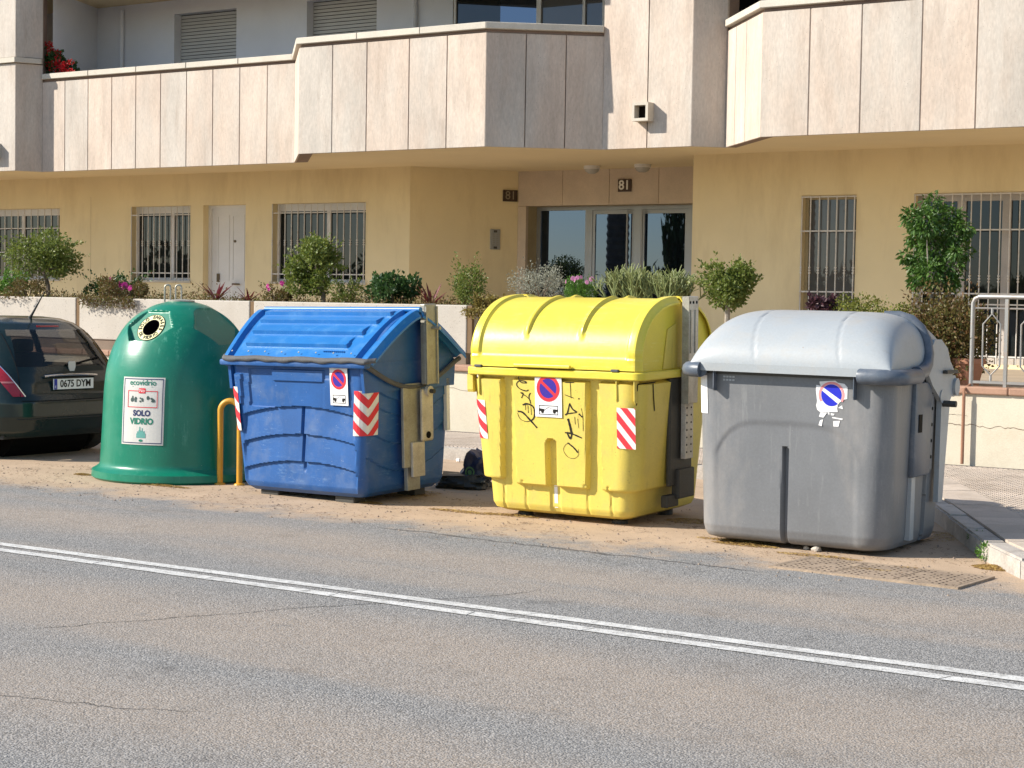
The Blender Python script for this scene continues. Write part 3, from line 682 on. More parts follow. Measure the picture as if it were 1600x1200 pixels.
# ------------------------------------------------------------------ terrace, garden wall, planter, railing
mat('creamwall', (.60, .545, .43), .9, var=.08, vs=1.1, fine=.05, bump=.3, bs=70, dirt=((.46, .37, .26), .55, 1.8))
mat('terracotta', (.36, .21, .14), .75, var=.12, fine=.08, bump=.2, rnd=.1)
mat('planterconcrete', (.46, .42, .365), .85, var=.07, vs=1.5, fine=.09, fs=60, bump=.3, spots=(30, .2, (.16, .12, .09), .85), rnd=.03, dirt=((.36, .31, .25), .4, 2))
mat('terracetile', (.40, .33, .25), .7)
tag(MB().box(-31, 3, 16.95, 24.6, -.02, TER).build('terrace', 'terracetile'), kind='structure')
gw_ = thing('garden_wall', 'low cream rendered wall with brown coping along the pavement', 'wall', (0, 0, 0))
MB().box(-31, 3, 16.74, 16.95, .0, .80).build('wall', 'creamwall', gw_)
b = None
for k in range(68):
    x = -31+k*.5
    o = MB().bbox(x+.003, x+.497, 16.705, 16.96, .802, .872, .012).build('coping_brick', 'terracotta', gw_)
mat('crackline', (.19, .14, .10), .95, bump=0)
def crackline(pts, y, parent, r=.004):
    V = []; F = []
    for i, (x, z) in enumerate(pts):
        V += [(x, y, z-r*random.uniform(.4, 1.2)), (x, y, z+r*random.uniform(.4, 1.2))]
        if i: F.append((2*i-2, 2*i, 2*i+1, 2*i-1))
    return mesh('crack', V, F, 'crackline', parent)
def wob(x0, x1, z, n, a):
    out = []; dz = 0
    for i in range(n+1): dz = dz*.7+random.uniform(-a, a); out.append((x0+(x1-x0)*i/n, z+dz))
    return out
za = at(1520, 668, 16.74)
crackline(wob(at(1480, 666, 16.74).x, at(1640, 672, 16.74).x, .50, 40, .012), 16.738, gw_); crackline(wob(at(1478, 650, 16.74).x, at(1512, 645, 16.74).x, .60, 10, .01), 16.738, gw_, .002)
crackline(wob(-12.2, -11.5, .60, 14, .012), 16.738, gw_, .003)
plw = thing('planter_box', 'speckled concrete planter in long panels behind the low wall', 'planter', (0, 0, 0))
PY = 17.0
jx = [-27.9, -24.9, -21.65, at(121, 480, PY).x, at(393, 480, PY).x, at(733, 480, PY).x]
for a, b_ in zip(jx[:-1], jx[1:]): MB().bbox(a+.035, b_-.035, PY, PY+.12, 1.0, 1.555, .012).build('panel', 'planterconcrete', plw)
MB().bbox(jx[-1]-.16, jx[-1]-.04, PY+.121, PY+.9, 1.0, 1.55, .01).build('panel', 'planterconcrete', plw)
MB().box(-28, jx[-1]-.05, PY+.02, PY+.88, TER+.002, 1.49).build('soil_bed', 'soil', plw)
for x in jx[1:]: MB().box(x-.034, x+.034, PY+.012, PY+.06, 1.0, 1.55).build('joint_strip', flat('jointbrown', (120, 98, 74), .9, .2), plw)

mat('railmetal', (.36, .355, .34), .42, metal=.6, var=.08, fine=.05, bump=.03, dirt=((.30, .17, .10), .5, 9))
mat('rust', (.30, .15, .09), .8, bump=.3)
ra = thing('railing', 'silver metal railing with hexagon ornaments on the garden wall at right', 'railing', (at(1517, 606, 16.83).x, 16.83, .872))
ht = .86; Lr = 5.6
MB().tube([(0, 0, -.0), (0, 0, ht-.06), (.02, 0, ht-.02), (.06, 0, ht), (Lr, 0, ht)], .022, 10).build('top_rail', 'railmetal', ra, True)
MB().tube([(0, 0, ht-.11), (Lr, 0, ht-.11)], .009, 6).build('thin_rail', 'railmetal', ra, True)
MB().box(-.015, Lr, -.012, .012, .03, .055).build('bottom_rail', 'railmetal', ra)
px_ = at(1572, 540, 16.83).x-ra.location.x
for k in range(12):
    x = px_+k*.74
    if x < Lr: MB().box(x-.016, x+.016, -.016, .016, 0, ht-.02).build('post', 'railmetal', ra)
hx_ = at(1549, 540, 16.83).x-ra.location.x
for k in range(14):
    c = hx_+k*.37
    if c > Lr-.2: break
    h0, h1, wd = .06, .70, .085
    b = MB(); pts = [(c, 0, h1), (c-wd, 0, h1-.10), (c-wd, 0, h0+.14), (c, 0, h0+.05), (c+wd, 0, h0+.14), (c+wd, 0, h1-.10)]
    b.tube(pts, .009, 6, closed=True); b.tube([(c, 0, h0-.01), (c, 0, h0+.05)], .013, 6); b.tube([(c, 0, h1), (c, 0, h1+.05)], .013, 6)
    b.build('ornament', 'railmetal', ra, True)
MB().tube([(-.012, -.155, -.872+.13), (-.012, -.155, -.09)], .017, 8).build('lower_post', 'rust', ra, True)
MB().tube([(-.012, -.155, -.10), (-.012, -.155, -.03), (0, -.0, -.03+.05)], .014, 8).build('bracket', 'rust', ra, True)
# ------------------------------------------------------------------ waste containers
class Frame:
    """local frame of a container, able to turn a photo position into a point on one of its faces"""
    def __init__(s, o):
        s.M = Matrix.Translation(o.location) @ o.rotation_euler.to_matrix().to_4x4(); s.I = s.M.inverted(); s.e = s.I @ EYE
    def ray(s, x, y): return (s.I.to_3x3() @ ray(x, y))
    def fy(s, x, y, Y): d = s.ray(x, y); return s.e+d*((Y-s.e.y)/d.y)
    def fx(s, x, y, X): d = s.ray(x, y); return s.e+d*((X-s.e.x)/d.x)
def ring(hx, hy, r, nf, ns, nb, nc):
    P = []
    def line(x0, y0, x1, y1, n, nx, ny): P.extend((x0+(x1-x0)*i/(n-1), y0+(y1-y0)*i/(n-1), nx, ny) for i in range(n))
    def arc(cx, cy, a0, n): P.extend((cx+r*math.cos(a), cy+r*math.sin(a), math.cos(a), math.sin(a)) for a in (R(a0+90*(i+1)/(n+1)) for i in range(n)))
    line(-hx+r, -hy, hx-r, -hy, nf, 0, -1); arc(hx-r, -hy+r, -90, nc); line(hx, -hy+r, hx, hy-r, ns, 1, 0); arc(hx-r, hy-r, 0, nc)
    line(hx-r, hy, -hx+r, hy, nb, 0, 1); arc(-hx+r, hy-r, 90, nc); line(-hx, hy-r, -hx, -hy+r, ns, -1, 0); arc(-hx+r, -hy+r, 180, nc)
    return P
def loft(zs, dims, relief=None, nf=80, ns=50, nb=12, nc=6, top=True, bottom=True):
    V = []; F = []; n = None
    for z in zs:
        g = ring(*dims(z), nf, ns, nb, nc); n = len(g)
        for x, y, nx, ny in g:
            d = relief(x, y, nx, ny, z) if relief else 0; V.append((x+nx*d, y+ny*d, z))
    for j in range(len(zs)-1):
        for i in range(n): k = (i+1) % n; F.append((j*n+i, j*n+k, (j+1)*n+k, (j+1)*n+i))
    if bottom: F.append(tuple(range(n-1, -1, -1)))
    if top: F.append(tuple(range((len(zs)-1)*n, len(zs)*n)))
    return V, F
def lin(a, b, n): return [a+(b-a)*i/(n-1) for i in range(n)]
def lerp(a, b, t): return a+(b-a)*max(0, min(1, t))
def ss(a, b, x): t = max(0, min(1, (x-a)/(b-a))); return t*t*(3-2*t)
def keyed(K):
    def f(z):
        for (a, *p), (b, *q) in zip(K[:-1], K[1:]):
            if z <= b: t = (z-a)/(b-a) if b > a else 0; return tuple(u+(v-u)*max(0, t) for u, v in zip(p, q))
        return K[-1][1:]
    return f
W_SUN = dict(bump=.06, bs=35)
mat('bluebody', (.014, .088, .285), .42, var=.14, vs=3, fine=.06, dirt=((.10, .16, .28), .55, 4.5), spots=(34, .10, (.40, .44, .50), .6), scuff=((.16, .28, .46), .4, (9, 9, 45)), **W_SUN)
mat('bluelid', (.012, .15, .43), .38, var=.08, vs=2, fine=.05, dirt=((.14, .33, .55), .35, 6), scuff=((.12, .36, .64), .4, (30, 6, 6)), **W_SUN)
mat('yellowbody', (.68, .535, .10), .45, var=.06, vs=2, fine=.04, dirt=((.50, .41, .14), .45, 5), spots=(26, .11, (.22, .16, .05), .85), scuff=((.36, .28, .08), .6, (30, 30, 3)), **W_SUN)
mat('yellowlid', (.72, .58, .06), .34, var=.04, vs=2, fine=.03, dirt=((.62, .53, .14), .35, 7), spots=(14, .05, (.25, .18, .06), .7), scuff=((.80, .74, .30), .5), **W_SUN)
mat('greybody', (.165, .170, .178), .45, var=.10, vs=2.2, fine=.06, dirt=((.34, .31, .28), .55, 2.2, (1, 1, .35)), spots=(30, .07, (.42, .40, .37), .6), scuff=((.28, .28, .275), .4, (26, 26, 2.2)), **W_SUN)
mat('greylid', (.345, .37, .385), .40, var=.05, vs=2, fine=.04, dirt=((.36, .33, .29), .55, 4), spots=(12, .06, (.25, .18, .11), .75), scuff=((.30, .27, .23), .6, (4, 22, 22)), **W_SUN)
mat('slate', (.085, .105, .135), .40, var=.12, fine=.06, dirt=((.25, .25, .26), .5, 6), **W_SUN)
mat('greenshell', (.003, .175, .103), .33, var=.10, vs=2.2, fine=.05, dirt=((.05, .25, .16), .35, 3), spots=(22, .07, (.30, .42, .36), .7), scuff=((.10, .36, .25), .6, (20, 20, 3)), spec=.5, bump=.05, bs=12)
mat('galvanised', (.36, .35, .30), .5, metal=.45, var=.2, vs=5, fine=.12, bump=.12, dirt=((.24, .19, .13), .5, 9))
mat('galvpale', (.50, .47, .41), .55, metal=.3, var=.15, vs=6, fine=.1, bump=.1, dirt=((.25, .18, .12), .5, 10))
mat('darksteel', (.045, .043, .036), .6, var=.2, fine=.15, bump=.15)
mat('rubber', (.085, .086, .09), .8, var=.15, fine=.12, bump=.25, dirt=((.18, .175, .165), .5, 8))
flat('red', (214, 50, 60)); flat('redpale', (238, 150, 150)); flat('signblue', (54, 36, 150)); flat('deepblue', (30, 40, 190)); flat('stickerwhite', (236, 234, 232)); flat('reflectwhite', (222, 220, 214), .3)
flat('ink', (36, 32, 28), .6, .2); flat('inkblue', (36, 48, 92)); flat('inkgreen', (20, 120, 96)); flat('plategrey', (205, 203, 196), .4); flat('cream', (232, 224, 164), .45); flat('black', (14, 14, 14), .7, .1)

def ellipse_ring(c, u, v, n, r0, r1, a0=0, a1=2*PI, k=48):
    """flat ring or disc sector in the plane (u, v), raised along n"""
    c, u, v, n = map(Vector, (c, u, v, n)); mb = MB(); V = []; F = []
    for i in range(k+1):
        a = a0+(a1-a0)*i/k; d = u*math.cos(a)+v*math.sin(a); V += [c+d*r0+n, c+d*r1+n]
        if i: F.append((2*i-2, 2*i-1, 2*i+1, 2*i))
    return mb.add(V, F)
def no_parking(parent, cx, cz, Y, w_, h_, board=.0, worn=False, tilt=0.0):
    """white sticker with a no-parking roundel and a tow-away pictogram; faces -y"""
    st = bpy.data.objects.new('no_parking_sticker', None); link(st, parent); st.location = (cx, Y, cz); st.rotation_euler = (tilt, 0, R(0))
    zc = h_*.18; r = w_*.43
    MB().box(-w_/2, w_/2, -.003, 0, -h_/2, h_/2).build('sheet', 'stickerwhite', st)
    U, Vv = (1, 0, 0), (0, 0, 1)
    ellipse_ring((0, 0, zc), U, Vv, (0, -.005, 0), r*.74, r, k=48).build('red_ring', 'red', st)
    ellipse_ring((0, 0, zc), U, Vv, (0, -.0045, 0), 0, r*.75).build('blue_disc', 'signblue', st)
    q = r*.78; a = R(-40); d = Vector((math.cos(a), 0, math.sin(a))); n = Vector((-d.z, 0, d.x))*r*.115
    c = Vector((0, -.0055, zc)); mesh('slash', [c-d*q-n, c+d*q-n, c+d*q+n, c-d*q+n], [(0, 1, 2, 3)], 'red', st)
    zz = -h_*.335; fw, fh = w_*.36, h_*.11; t = .005; b = MB()
    b.box(-fw, fw, -.0042, -.0031, zz+fh-t, zz+fh).box(-fw, fw, -.0042, -.0031, zz-fh, zz-fh+t).box(-fw, -fw+t, -.0042, -.0031, zz-fh+t, zz+fh-t).box(fw-t, fw, -.0042, -.0031, zz-fh+t, zz+fh-t)
    b.build('tow_frame', 'ink', st)
    b = MB()
    for x in (-.62, .62):
        b.add(*[ellipse_ring((x*fw, 0, zz-fh*.35), U, Vv, (0, -.0044, 0), 0, fh*.36, k=16).__dict__[k] for k in ('V', 'F')])
    b.add([(-fw*.97, -.0043, zz-fh*.3), (-fw*.4, -.0043, zz-fh*.2), (-fw*.45, -.0043, zz+fh*.2), (-fw*.97, -.0043, zz+fh*.35)], [(0, 1, 2, 3)])
    b.add([(fw*.4, -.0043, zz-fh*.2), (fw*.97, -.0043, zz-fh*.3), (fw*.97, -.0043, zz+fh*.2), (fw*.55, -.0043, zz+fh*.25)], [(0, 1, 2, 3)])
    b.add([(-fw*.4, -.0043, zz+fh*.0), (0, -.0043, zz+fh*.55), (fw*.5, -.0043, zz+fh*.15), (fw*.5, -.0043, zz+fh*.22), (0, -.0043, zz+fh*.66), (-fw*.4, -.0043, zz+fh*.1)], [(0, 1, 4, 5), (1, 2, 3, 4)])
    b.build('tow_symbol', 'ink', st)
    return st
def striped(parent, name, mapf, w_, h_, mode, n=3):
    """reflective warning plate of red and white bands; mapf turns (u, v) on the plate into a point"""
    st = bpy.data.objects.new(name, None); link(st, parent); k = 10
    V, F = grid(k, k, lambda u, v: mapf((u-.5)*w_, (v-.5)*h_, .002)); mesh('backing', V, F, 'reflectwhite', st)
    per = h_/n*1.0; mb = MB()
    for i in range(-3, int(n)+5):
        z0 = -h_/2+i*per
        m_ = 12
        for j in range(m_):
            u0, u1 = -w_/2+w_*j/m_, -w_/2+w_*(j+1)/m_
            def sh(u): return (abs(u)*1.0-w_*.25 if mode == 'V' else -u*1.1)
            q = []
            for u, z in ((u0, z0+sh(u0)), (u1, z0+sh(u1)), (u1, z0+per*.5+sh(u1)), (u0, z0+per*.5+sh(u0))): q.append((u, max(-h_/2, min(h_/2, z))))
            if abs(q[0][1]-q[3][1]) < 1e-4 and abs(q[1][1]-q[2][1]) < 1e-4: continue
            mb.add([mapf(u, z, .0042) for u, z in q], [(0, 1, 2, 3)])
    mb.build('red_band', 'red', st); return st

# ---- green bottle igloo -----------------------------------------------------
gb = onz(281, 758.5); hv = Vector((gb.x, gb.y, 0)).normalized(); gc = gb+hv*.76
camd = -hv; rh = Vector((RT.x, RT.y, 0)).normalized(); pdir = (camd*math.cos(R(27))-rh*math.sin(R(27))).normalized()
ig = thing('bottle_igloo', 'green domed glass recycling bin with a round bottle hole', 'recycling bin', (gc.x, gc.y, 0), (0, 0, math.atan2(pdir.x, -pdir.y)))
RP = [(0, .75), (.02, .775), (.085, .77), (.105, .715), (.14, .70), (.5, .682), (.8, .668), (.95, .652), (1.05, .632), (1.15, .600), (1.25, .553), (1.35, .49), (1.42, .425), (1.48, .345), (1.53, .25), (1.555, .16), (1.565, .12), (1.575, .11), (1.578, .0)]
rz0 = keyed([(z, r) for z, r in RP])
RS = []
for k_ in range(400):
    z_ = 1.578*k_/399; s_ = .045*ss(.14, .3, z_)*(1-ss(1.48, 1.56, z_)); RS.append((z_, sum(rz0(min(1.578, max(0, z_+s_*t_)))[0]*w_ for t_, w_ in ((-1.6, .08), (-1, .17), (-.5, .16), (0, .18), (.5, .16), (1, .17), (1.6, .08)))))
rz = lambda z: ((lambda f, i: (RS[i][1]+(RS[min(i+1, 399)][1]-RS[i][1])*(f-i),))(*(lambda f: (f, int(f)))(min(399, max(0, z/1.578*399))))); NZ = lin(0, .95, 50)[:-1]+lin(.95, 1.578, 190); NA = 320
fac = []
for k in range(4):
    a = -PI/2-R(10)+k*PI/2; e = R(36); n = Vector((math.cos(a)*math.cos(e), math.sin(a)*math.cos(e), math.sin(e)))
    fac.append((n, max(n.x*rz(z)[0]*math.cos(a)+n.y*rz(z)[0]*math.sin(a)+n.z*z for z in NZ)-(.075 if k == 0 else .09)))
V = []; F = []
for z in NZ:
    r = rz(z)[0]
    for i in range(NA):
        a = 2*PI*i/NA; p = Vector((r*math.cos(a), r*math.sin(a), z))
        for kf, (n, d) in enumerate(fac):
            q = p.dot(n)-d
            if q > 0:                       # a six-sided pocket sunk into the dome
                un = Vector((0, 0, 1)); un = (un-n*un.dot(n)).normalized(); rn = un.cross(n); h0 = Vector((n.x, n.y, 0)).normalized(); c0 = h0*((d-n.z*1.335)/h0.dot(n))+Vector((0, 0, 1.335))
                a_, v_ = (p-c0).dot(rn), (p-c0).dot(un); W, H = (.245, .175) if kf == 0 else (.30, .21)
                e = max(abs(a_)/W+abs(v_)/H*.5-1.0, abs(v_)/H-1)
                p = p-n*q*(1-ss(-.05, .03, e))
        V.append(p)
for j in range(len(NZ)-1):
    for i in range(NA): F.append((j*NA+i, j*NA+(i+1) % NA, (j+1)*NA+(i+1) % NA, (j+1)*NA+i))
n0, d0 = fac[0]; d0p = d0; up0 = Vector((0, 0, 1)); up0 = (up0-n0*up0.dot(n0)).normalized(); rt0 = up0.cross(n0).normalized()
hd0 = Vector((n0.x, n0.y, 0)).normalized(); pc = hd0*((d0p-n0.z*1.335)/hd0.dot(n0))+Vector((0, 0, 1.335))
F = [f for f in F if (sum((V[k] for k in f), Vector())/4-pc).length > .09]
mesh('shell', V, F, 'greenshell', ig, True, 50)
ellipse_ring(pc, rt0, up0, n0*.006, .082, .136, k=64).build('port_ring', 'cream', ig)
ellipse_ring(pc, rt0, up0, n0*.0068, .080, .085, k=64).build('ring_edge', 'ink', ig); ellipse_ring(pc, rt0, up0, n0*.0068, .133, .138, k=64).build('ring_edge', 'ink', ig)
MB().tube([pc+n0*.004, pc-n0*.25], .083, 32, cap=False).build('port_sleeve', 'black', ig, True); MB().disc(pc-n0*.25, n0, .1, .01).build('port_back', 'black', ig)
def arc_text(s, rad, a0, a1, inward, parent):
    for i, ch in enumerate(s):
        if ch == ' ': continue
        a = a0+(a1-a0)*i/(len(s)-1); d = rt0*math.cos(a)+up0*math.sin(a); u = d if not inward else -d
        r_ = u.cross(n0); text(ch, .046, 'ink', parent, face(pc+d*rad+n0*.008, r_, u), name='letter', bold=.0012)
arc_text('SOLO ENVASES', .109, R(188), R(-8), False, ig); arc_text('DE VIDRIO', .109, R(218), R(322), True, ig)
# sign bent round the shell
def bend(x, z, off): r = rz(z)[0]+off; a = x/r; return (r*math.sin(a), -r*math.cos(a), z)
def bent(name, mb, m, parent, off):
    return mesh(name, [bend(v[0], v[1], off) for v in mb.V], mb.F, m, parent)
def plate2d(x0, x1, z0, z1, r=.02, n=14):
    mb = MB(); xs = lin(x0, x1, n); zs = lin(z0, z1, 8)
    V, F = grid(n, 8, lambda u, v: (lerp(x0, x1, u), lerp(z0, z1, v))); mb.V = [(a, b) for a, b in V]; mb.F = F; return mb
def frame2d(x0, x1, z0, z1, t):
    mb = MB(); mb.V = []; mb.F = []
    for q in ((x0, x1, z1-t, z1), (x0, x1, z0, z0+t), (x0, x0+t, z0+t, z1-t), (x1-t, x1, z0+t, z1-t)):
        p = plate2d(*q); k = len(mb.V); mb.V += p.V; mb.F += [tuple(i+k for i in f) for f in p.F]
    return mb
def poly2d(P): mb = MB(); mb.V = list(P); mb.F = [tuple(range(len(P)))]; return mb
def bent_text(s, size, m, parent, x, z, off, bold=0, sx=1):
    o = text(s, size, m, parent, Matrix.Identity(4), bold=bold, sx=sx, depth=0)
    for v in o.data.vertices: v.co = bend(v.co.x+x, v.co.y+z, off)
    return o
sg_ = bpy.data.objects.new('sign_plate', None); link(sg_, ig)
x0, x1, z0, z1 = -.205, .205, .335, .915; xc = 0
bent('plate', plate2d(x0, x1, z0, z1), 'plategrey', sg_, .004); bent('border', frame2d(x0+.012, x1-.012, z0+.012, z1-.012, .007), 'inkblue', sg_, .0055)
bent_text('ecovidrio', .068, 'inkgreen', sg_, 0, .868, .006, bold=.001); bent('rule', poly2d([(-.1, .832), (.1, .832), (.1, .835), (-.1, .835)]), 'inkgreen', sg_, .006)
bent('red_frame', frame2d(-.145, .145, .655, .80, .006), 'red', sg_, .006); bent('red_tab', plate2d(-.032, .032, .778, .822), 'red', sg_, .0065); bent_text('No', .04, 'stickerwhite', sg_, 0, .80, .0075)
rg = random.Random(2)
for k in range(5):
    cx = -.105+.052*k; b = MB()
    for j in range(5):
        a, c, r = cx+rg.uniform(-.014, .014), .727+rg.uniform(-.02, .022), rg.uniform(.008, .015); n_ = len(b.V)
        b.V += [(a+r*math.cos(2*PI*i/7)*rg.uniform(.7, 1.2), c+r*math.sin(2*PI*i/7)*rg.uniform(.7, 1.2)) for i in range(7)]; b.F.append(tuple(n_+i for i in range(7)))
    bent('pictogram', b, flat('pictogreen', (64, 84, 80)), sg_, .006)
bent_text('SOLO', .068, 'inkblue', sg_, 0, .605, .006, bold=.003, sx=.95); bent_text('VIDRIO', .072, 'inkgreen', sg_, 0, .535, .006, bold=.003, sx=.95)
for k, (dx, h) in enumerate(((-.032, .055), (-.012, .095), (.012, .085), (.032, .06))):
    bent('bottle_symbol', poly2d([(dx-.012, .395), (dx+.012, .395), (dx+.012, .395+h*.6), (dx+.004, .395+h*.78), (dx+.004, .395+h), (dx-.004, .395+h), (dx-.004, .395+h*.78), (dx-.012, .395+h*.6)]), flat('bottleteal', (96, 160, 150)), sg_, .006)
bent('oval_mark', poly2d([(.02*math.cos(2*PI*i/16), .372+.011*math.sin(2*PI*i/16)) for i in range(16)]), 'inkgreen', sg_, .006)
# lifting loops on the crown
ca = ig.rotation_euler.z
for px in (262, 279):
    L0 = Matrix.Rotation(-ca, 4, 'Z') @ (at(px, 455, gc.y-.02)-Vector((gc.x, gc.y, 0)))
    r_ = Matrix.Rotation(-ca, 3, 'Z') @ rh*.026; b0 = Vector((L0.x, L0.y, 1.56))
    pts = [b0-r_, b0-r_+Vector((0, 0, .13))]+[b0-r_*math.cos(t)+Vector((0, 0, .13+.026*math.sin(t))) for t in lin(.3, PI-.3, 6)]+[b0+r_+Vector((0, 0, .13)), b0+r_]
    MB().tube(pts, .008, 8).build('lifting_loop', 'galvanised', ig, True)
MB().lathe([(.12, 1.565), (.12, 1.578), (.03, 1.59)], 20).build('crown_cap', 'galvanised', ig, True)

# ---- blue paper container ---------------------------------------------------
bl = thing('paper_container', 'blue paper container with ribbed lid and grey rubber lip', 'recycling bin', (-9.375, 11.595, -.025), (.032, -.014, -.045))
fb = Frame(bl)
HY = .535
dimsB = keyed([(.085, .60, HY-.07, .07), (.12, .645, HY-.02, .09), (.16, .66, HY, .09), (1.12, .735, HY+.02, .07), (1.16, .74, HY+.025, .07)])
arcz = [fb.fy(471, y, -HY).z for y in (635, 678.5, 720.6)]; xgv = fb.fy(474, 690, -HY).x
pl0, pl1 = fb.fy(429, 590, -HY), fb.fy(509, 595, -HY); zpl0, zpl1 = fb.fy(470, 596, -HY).z, fb.fy(470, 577, -HY).z
lp0, lp1 = fb.fy(392, 600, -HY), fb.fy(433, 632, -HY); st0 = fb.fy(512, 600, -HY).x; st1 = fb.fy(551, 600, -HY).x
def relB(x, y, nx, ny, z):
    d = 0.
    if ny < -.95:
        ac = [a-.085*((x-xgv)/.66)**2 for a in arcz]
        if abs(x) < .60:
            if z < ac[0]:
                k = 0 if z > ac[1] else 1 if z > ac[2] else 2
                bot = ac[k+1] if k < 2 else ac[2]-.26
                f = (ac[k]-z)/(ac[k]-bot); d = -.026*(1-min(1, f))**1.0
                g_ = abs(x-xgv); dep = ss(ac[2]-.10, ac[2]-.02, z)
                d -= .03*dep*(1-ss(.006, .014, g_))
            else:
                if pl0.x < x < pl1.x and zpl0 < z < zpl1: d += .016
                elif lp0.x < x < lp1.x and lp1.z-.02 < z < zpl1: d -= .014
                elif st0-.03 < x < st1 and z < 1.02: d += .004
        elif x < -.60 and .80 < z < 1.04: d += .018
        return d
    if abs(nx) > .95 and z < 1.0:
        for a in (arcz[0]+.02, arcz[1], arcz[2], .92):
            zc = a-.09+.16*(y/.5)**2
            if zc-.12 < z < zc: d = -.014*(1-(zc-z)/.12)
    return d
V, F = loft([.085, .10, .12, .14]+lin(.16, 1.155, 130), dimsB, relB, 100, 50, 12, 6)
mesh('body', V, F, 'bluebody', bl, True, 28)
for sx in (-.42, .40):
    for sy in (-.38, .38): MB().bbox(sx-.10, sx+.10, sy-.07, sy+.07, -.0, .088, .01).build('foot', 'darksteel', bl)
# rim flange, swooping down on the ends
b = MB(); b.bbox(-.79, .79, -.625, -.545, 1.115, 1.165, .015); b.build('rim', 'bluebody', bl, True)
for s_ in (-1, 1):
    pts = [(s_*.765, y, 1.14-.20*(1-(y/.6)**2)**1.3) for y in lin(-.6, .6, 24)]
    MB().tube(pts, .020, 8).build('end_rim', 'rubber' if s_ > 0 else 'bluebody', bl, True)
    # gable cheek closing the end under the lids
    prof = [(y, 1.12+.40*(1-(abs(y)/.58)**1.7)) for y in lin(-.58, .58, 30)]
    P = [(s_*.735, -.56, .92), (s_*.735, .56, .92)]+[(s_*.735, y, z) for y, z in reversed(prof)]
    MB().prism(P, (s_*-.03, 0, 0)).build('end_cheek', 'bluebody', bl)
ZR, ZL = 1.585, 1.185
def lidprof(s):                          # s 0 ridge .. 1 lip
    y = -.02-.60*s; z = ZR-.03-(ZR-ZL-.03)*(s**1.32); return y, z
def lidB(sign):
    def f(u, v):
        s = v; y, z = lidprof(s); y2, z2 = lidprof(s+.01); t = Vector((0, y2-y, z2-z)).normalized(); n = Vector((0, t.z, -t.y)); n = n if n.z > 0 else -n
        hw = lerp(.865, .845, s); hl = lerp(.945, .775, s); x = (u*2-1)*hw if u > .5 else (u*2-1)*hl; d = 0; hw = hw if u > .5 else hl
        sk = (.04, .20, .39, .60, .82)
        wl = .70-.22*s
        if x > -wl-.06 and x < wl:
            for a, c in zip(sk[:-1], sk[1:]):
                if a < s <= c: d = .030*(s-a)/(c-a)*(1 if x < wl-.05*(1-(s-a)/(c-a)) else 0)
        ax = abs(x)/hw
        if .80 < ax < .90: d -= .035*ss(.80, .825, ax)*(1-ss(.885, .90, ax))
        if ax > .955: d -= .05*ss(.955, 1., ax)
        d += .006*math.sin(x*9)*ss(.85, 1, s)
        p = Vector((x, y, z))+n*d
        if sign > 0: p.y = -p.y; n = Vector((n.x, -n.y, n.z))
        return p, n
    return f
for sg2 in (-1, 1):
    V, F = sheet(150, 70, lidB(sg2), .016)
    if sg2 > 0: F = [q[::-1] for q in F]
    mesh('lid', V, F, 'bluelid', bl, True, 30)
MB().tube([(-.85, 0, ZR-.028), (.85, 0, ZR-.028)], .022, 10).build('hinge_bar', 'bluelid', bl, True)
def lipB(u, v):
    x = lerp(-.79, .86, u); y = -.622-.022*math.sin(v*PI*.8); z = ZL+.012-.042*v+.004*math.sin(x*13)+.004*math.sin(x*31)*v
    e = ss(.93, 1, abs(u*2-1)); return Vector((x, y+e*.06, z+e*.005)), Vector((0, -1, 0))
V, F = sheet(90, 7, lipB, .012); mesh('rubber_lip', V, F, 'rubber', bl, True, 40)
for k in range(8): MB().disc((-.66+k*.185, -.597, ZL+.045), (0, -.55, .8), .007, .006, 8).build('rivet', 'galvpale', bl)
# embossed, worn-out row of characters on the lid: only slanting strokes remain
q = fb.fy(520, 531, -.56); b = MB()
for k in range(11):
    y, z = lidprof(.90); b.box(q.x-.10+.021*k, q.x-.10+.021*k+.004, y-.004, y+.012, z+.003, z+.013)
b.build('embossing', 'bluelid', bl)
# lifting arm on the right end
A = bpy.data.objects.new('lifting_arm', None); link(A, bl); xa = .80
def aq(px, py, x=xa): p = fb.fx(px, py, x); return p.y, p.z
yT0, zT = aq(655, 473); yT1, _ = aq(675, 473); _, zP = aq(665, 600)
yc = (yT0+yT1)/2
MB().bbox(xa, xa+.05, yc-.075, yc+.075, zP, 1.60, .008).build('channel', 'galvanised', A)
MB().box(xa+.05, xa+.065, yc-.075, yc-.06, zP, 1.58).build('channel_flange', 'galvanised', A); MB().box(xa+.05, xa+.065, yc+.06, yc+.075, zP, 1.58).build('channel_flange', 'galvanised', A)
y0, z0 = aq(633, 732, .78); y1, z1 = aq(656, 598, .78)
MB().bbox(.745, .775, y0, y1+.02, z0, z1, .006).build('side_plate', 'galvanised', A)
y0, z0 = aq(659, 690, .82); y1, z1 = aq(676, 606, .82); MB().bbox(.80, .83, y0, y1, z0, z1, .02).build('swing_plate', 'galvpale', A)
MB().disc((.83, (y0+y1)/2, z0+.05), (1, 0, 0), .028, .004, 16).build('bolt_hole', 'black', A); MB().disc((.83, (y0+y1)/2, z1-.02), (1, 0, 0), .042, .03, 16).build('pivot', 'galvpale', A); MB().disc((.86, (y0+y1)/2, z1-.02), (1, 0, 0), .018, .04, 8).build('pivot_bolt', 'darksteel', A)
y0, z0 = aq(646, 746, .80); y1, z1 = aq(664, 693, .80); MB().bbox(.775, .80, y0, y1, z0, z1+.02, .005).build('lower_plate', 'galvpale', A)
y0, z0 = aq(636, 767, .72); y1, z1 = aq(655, 735, .72); MB().bbox(.69, .73, y0, y1, max(.02, z0), z1+.05, .005).build('foot_plate', 'galvanised', A)
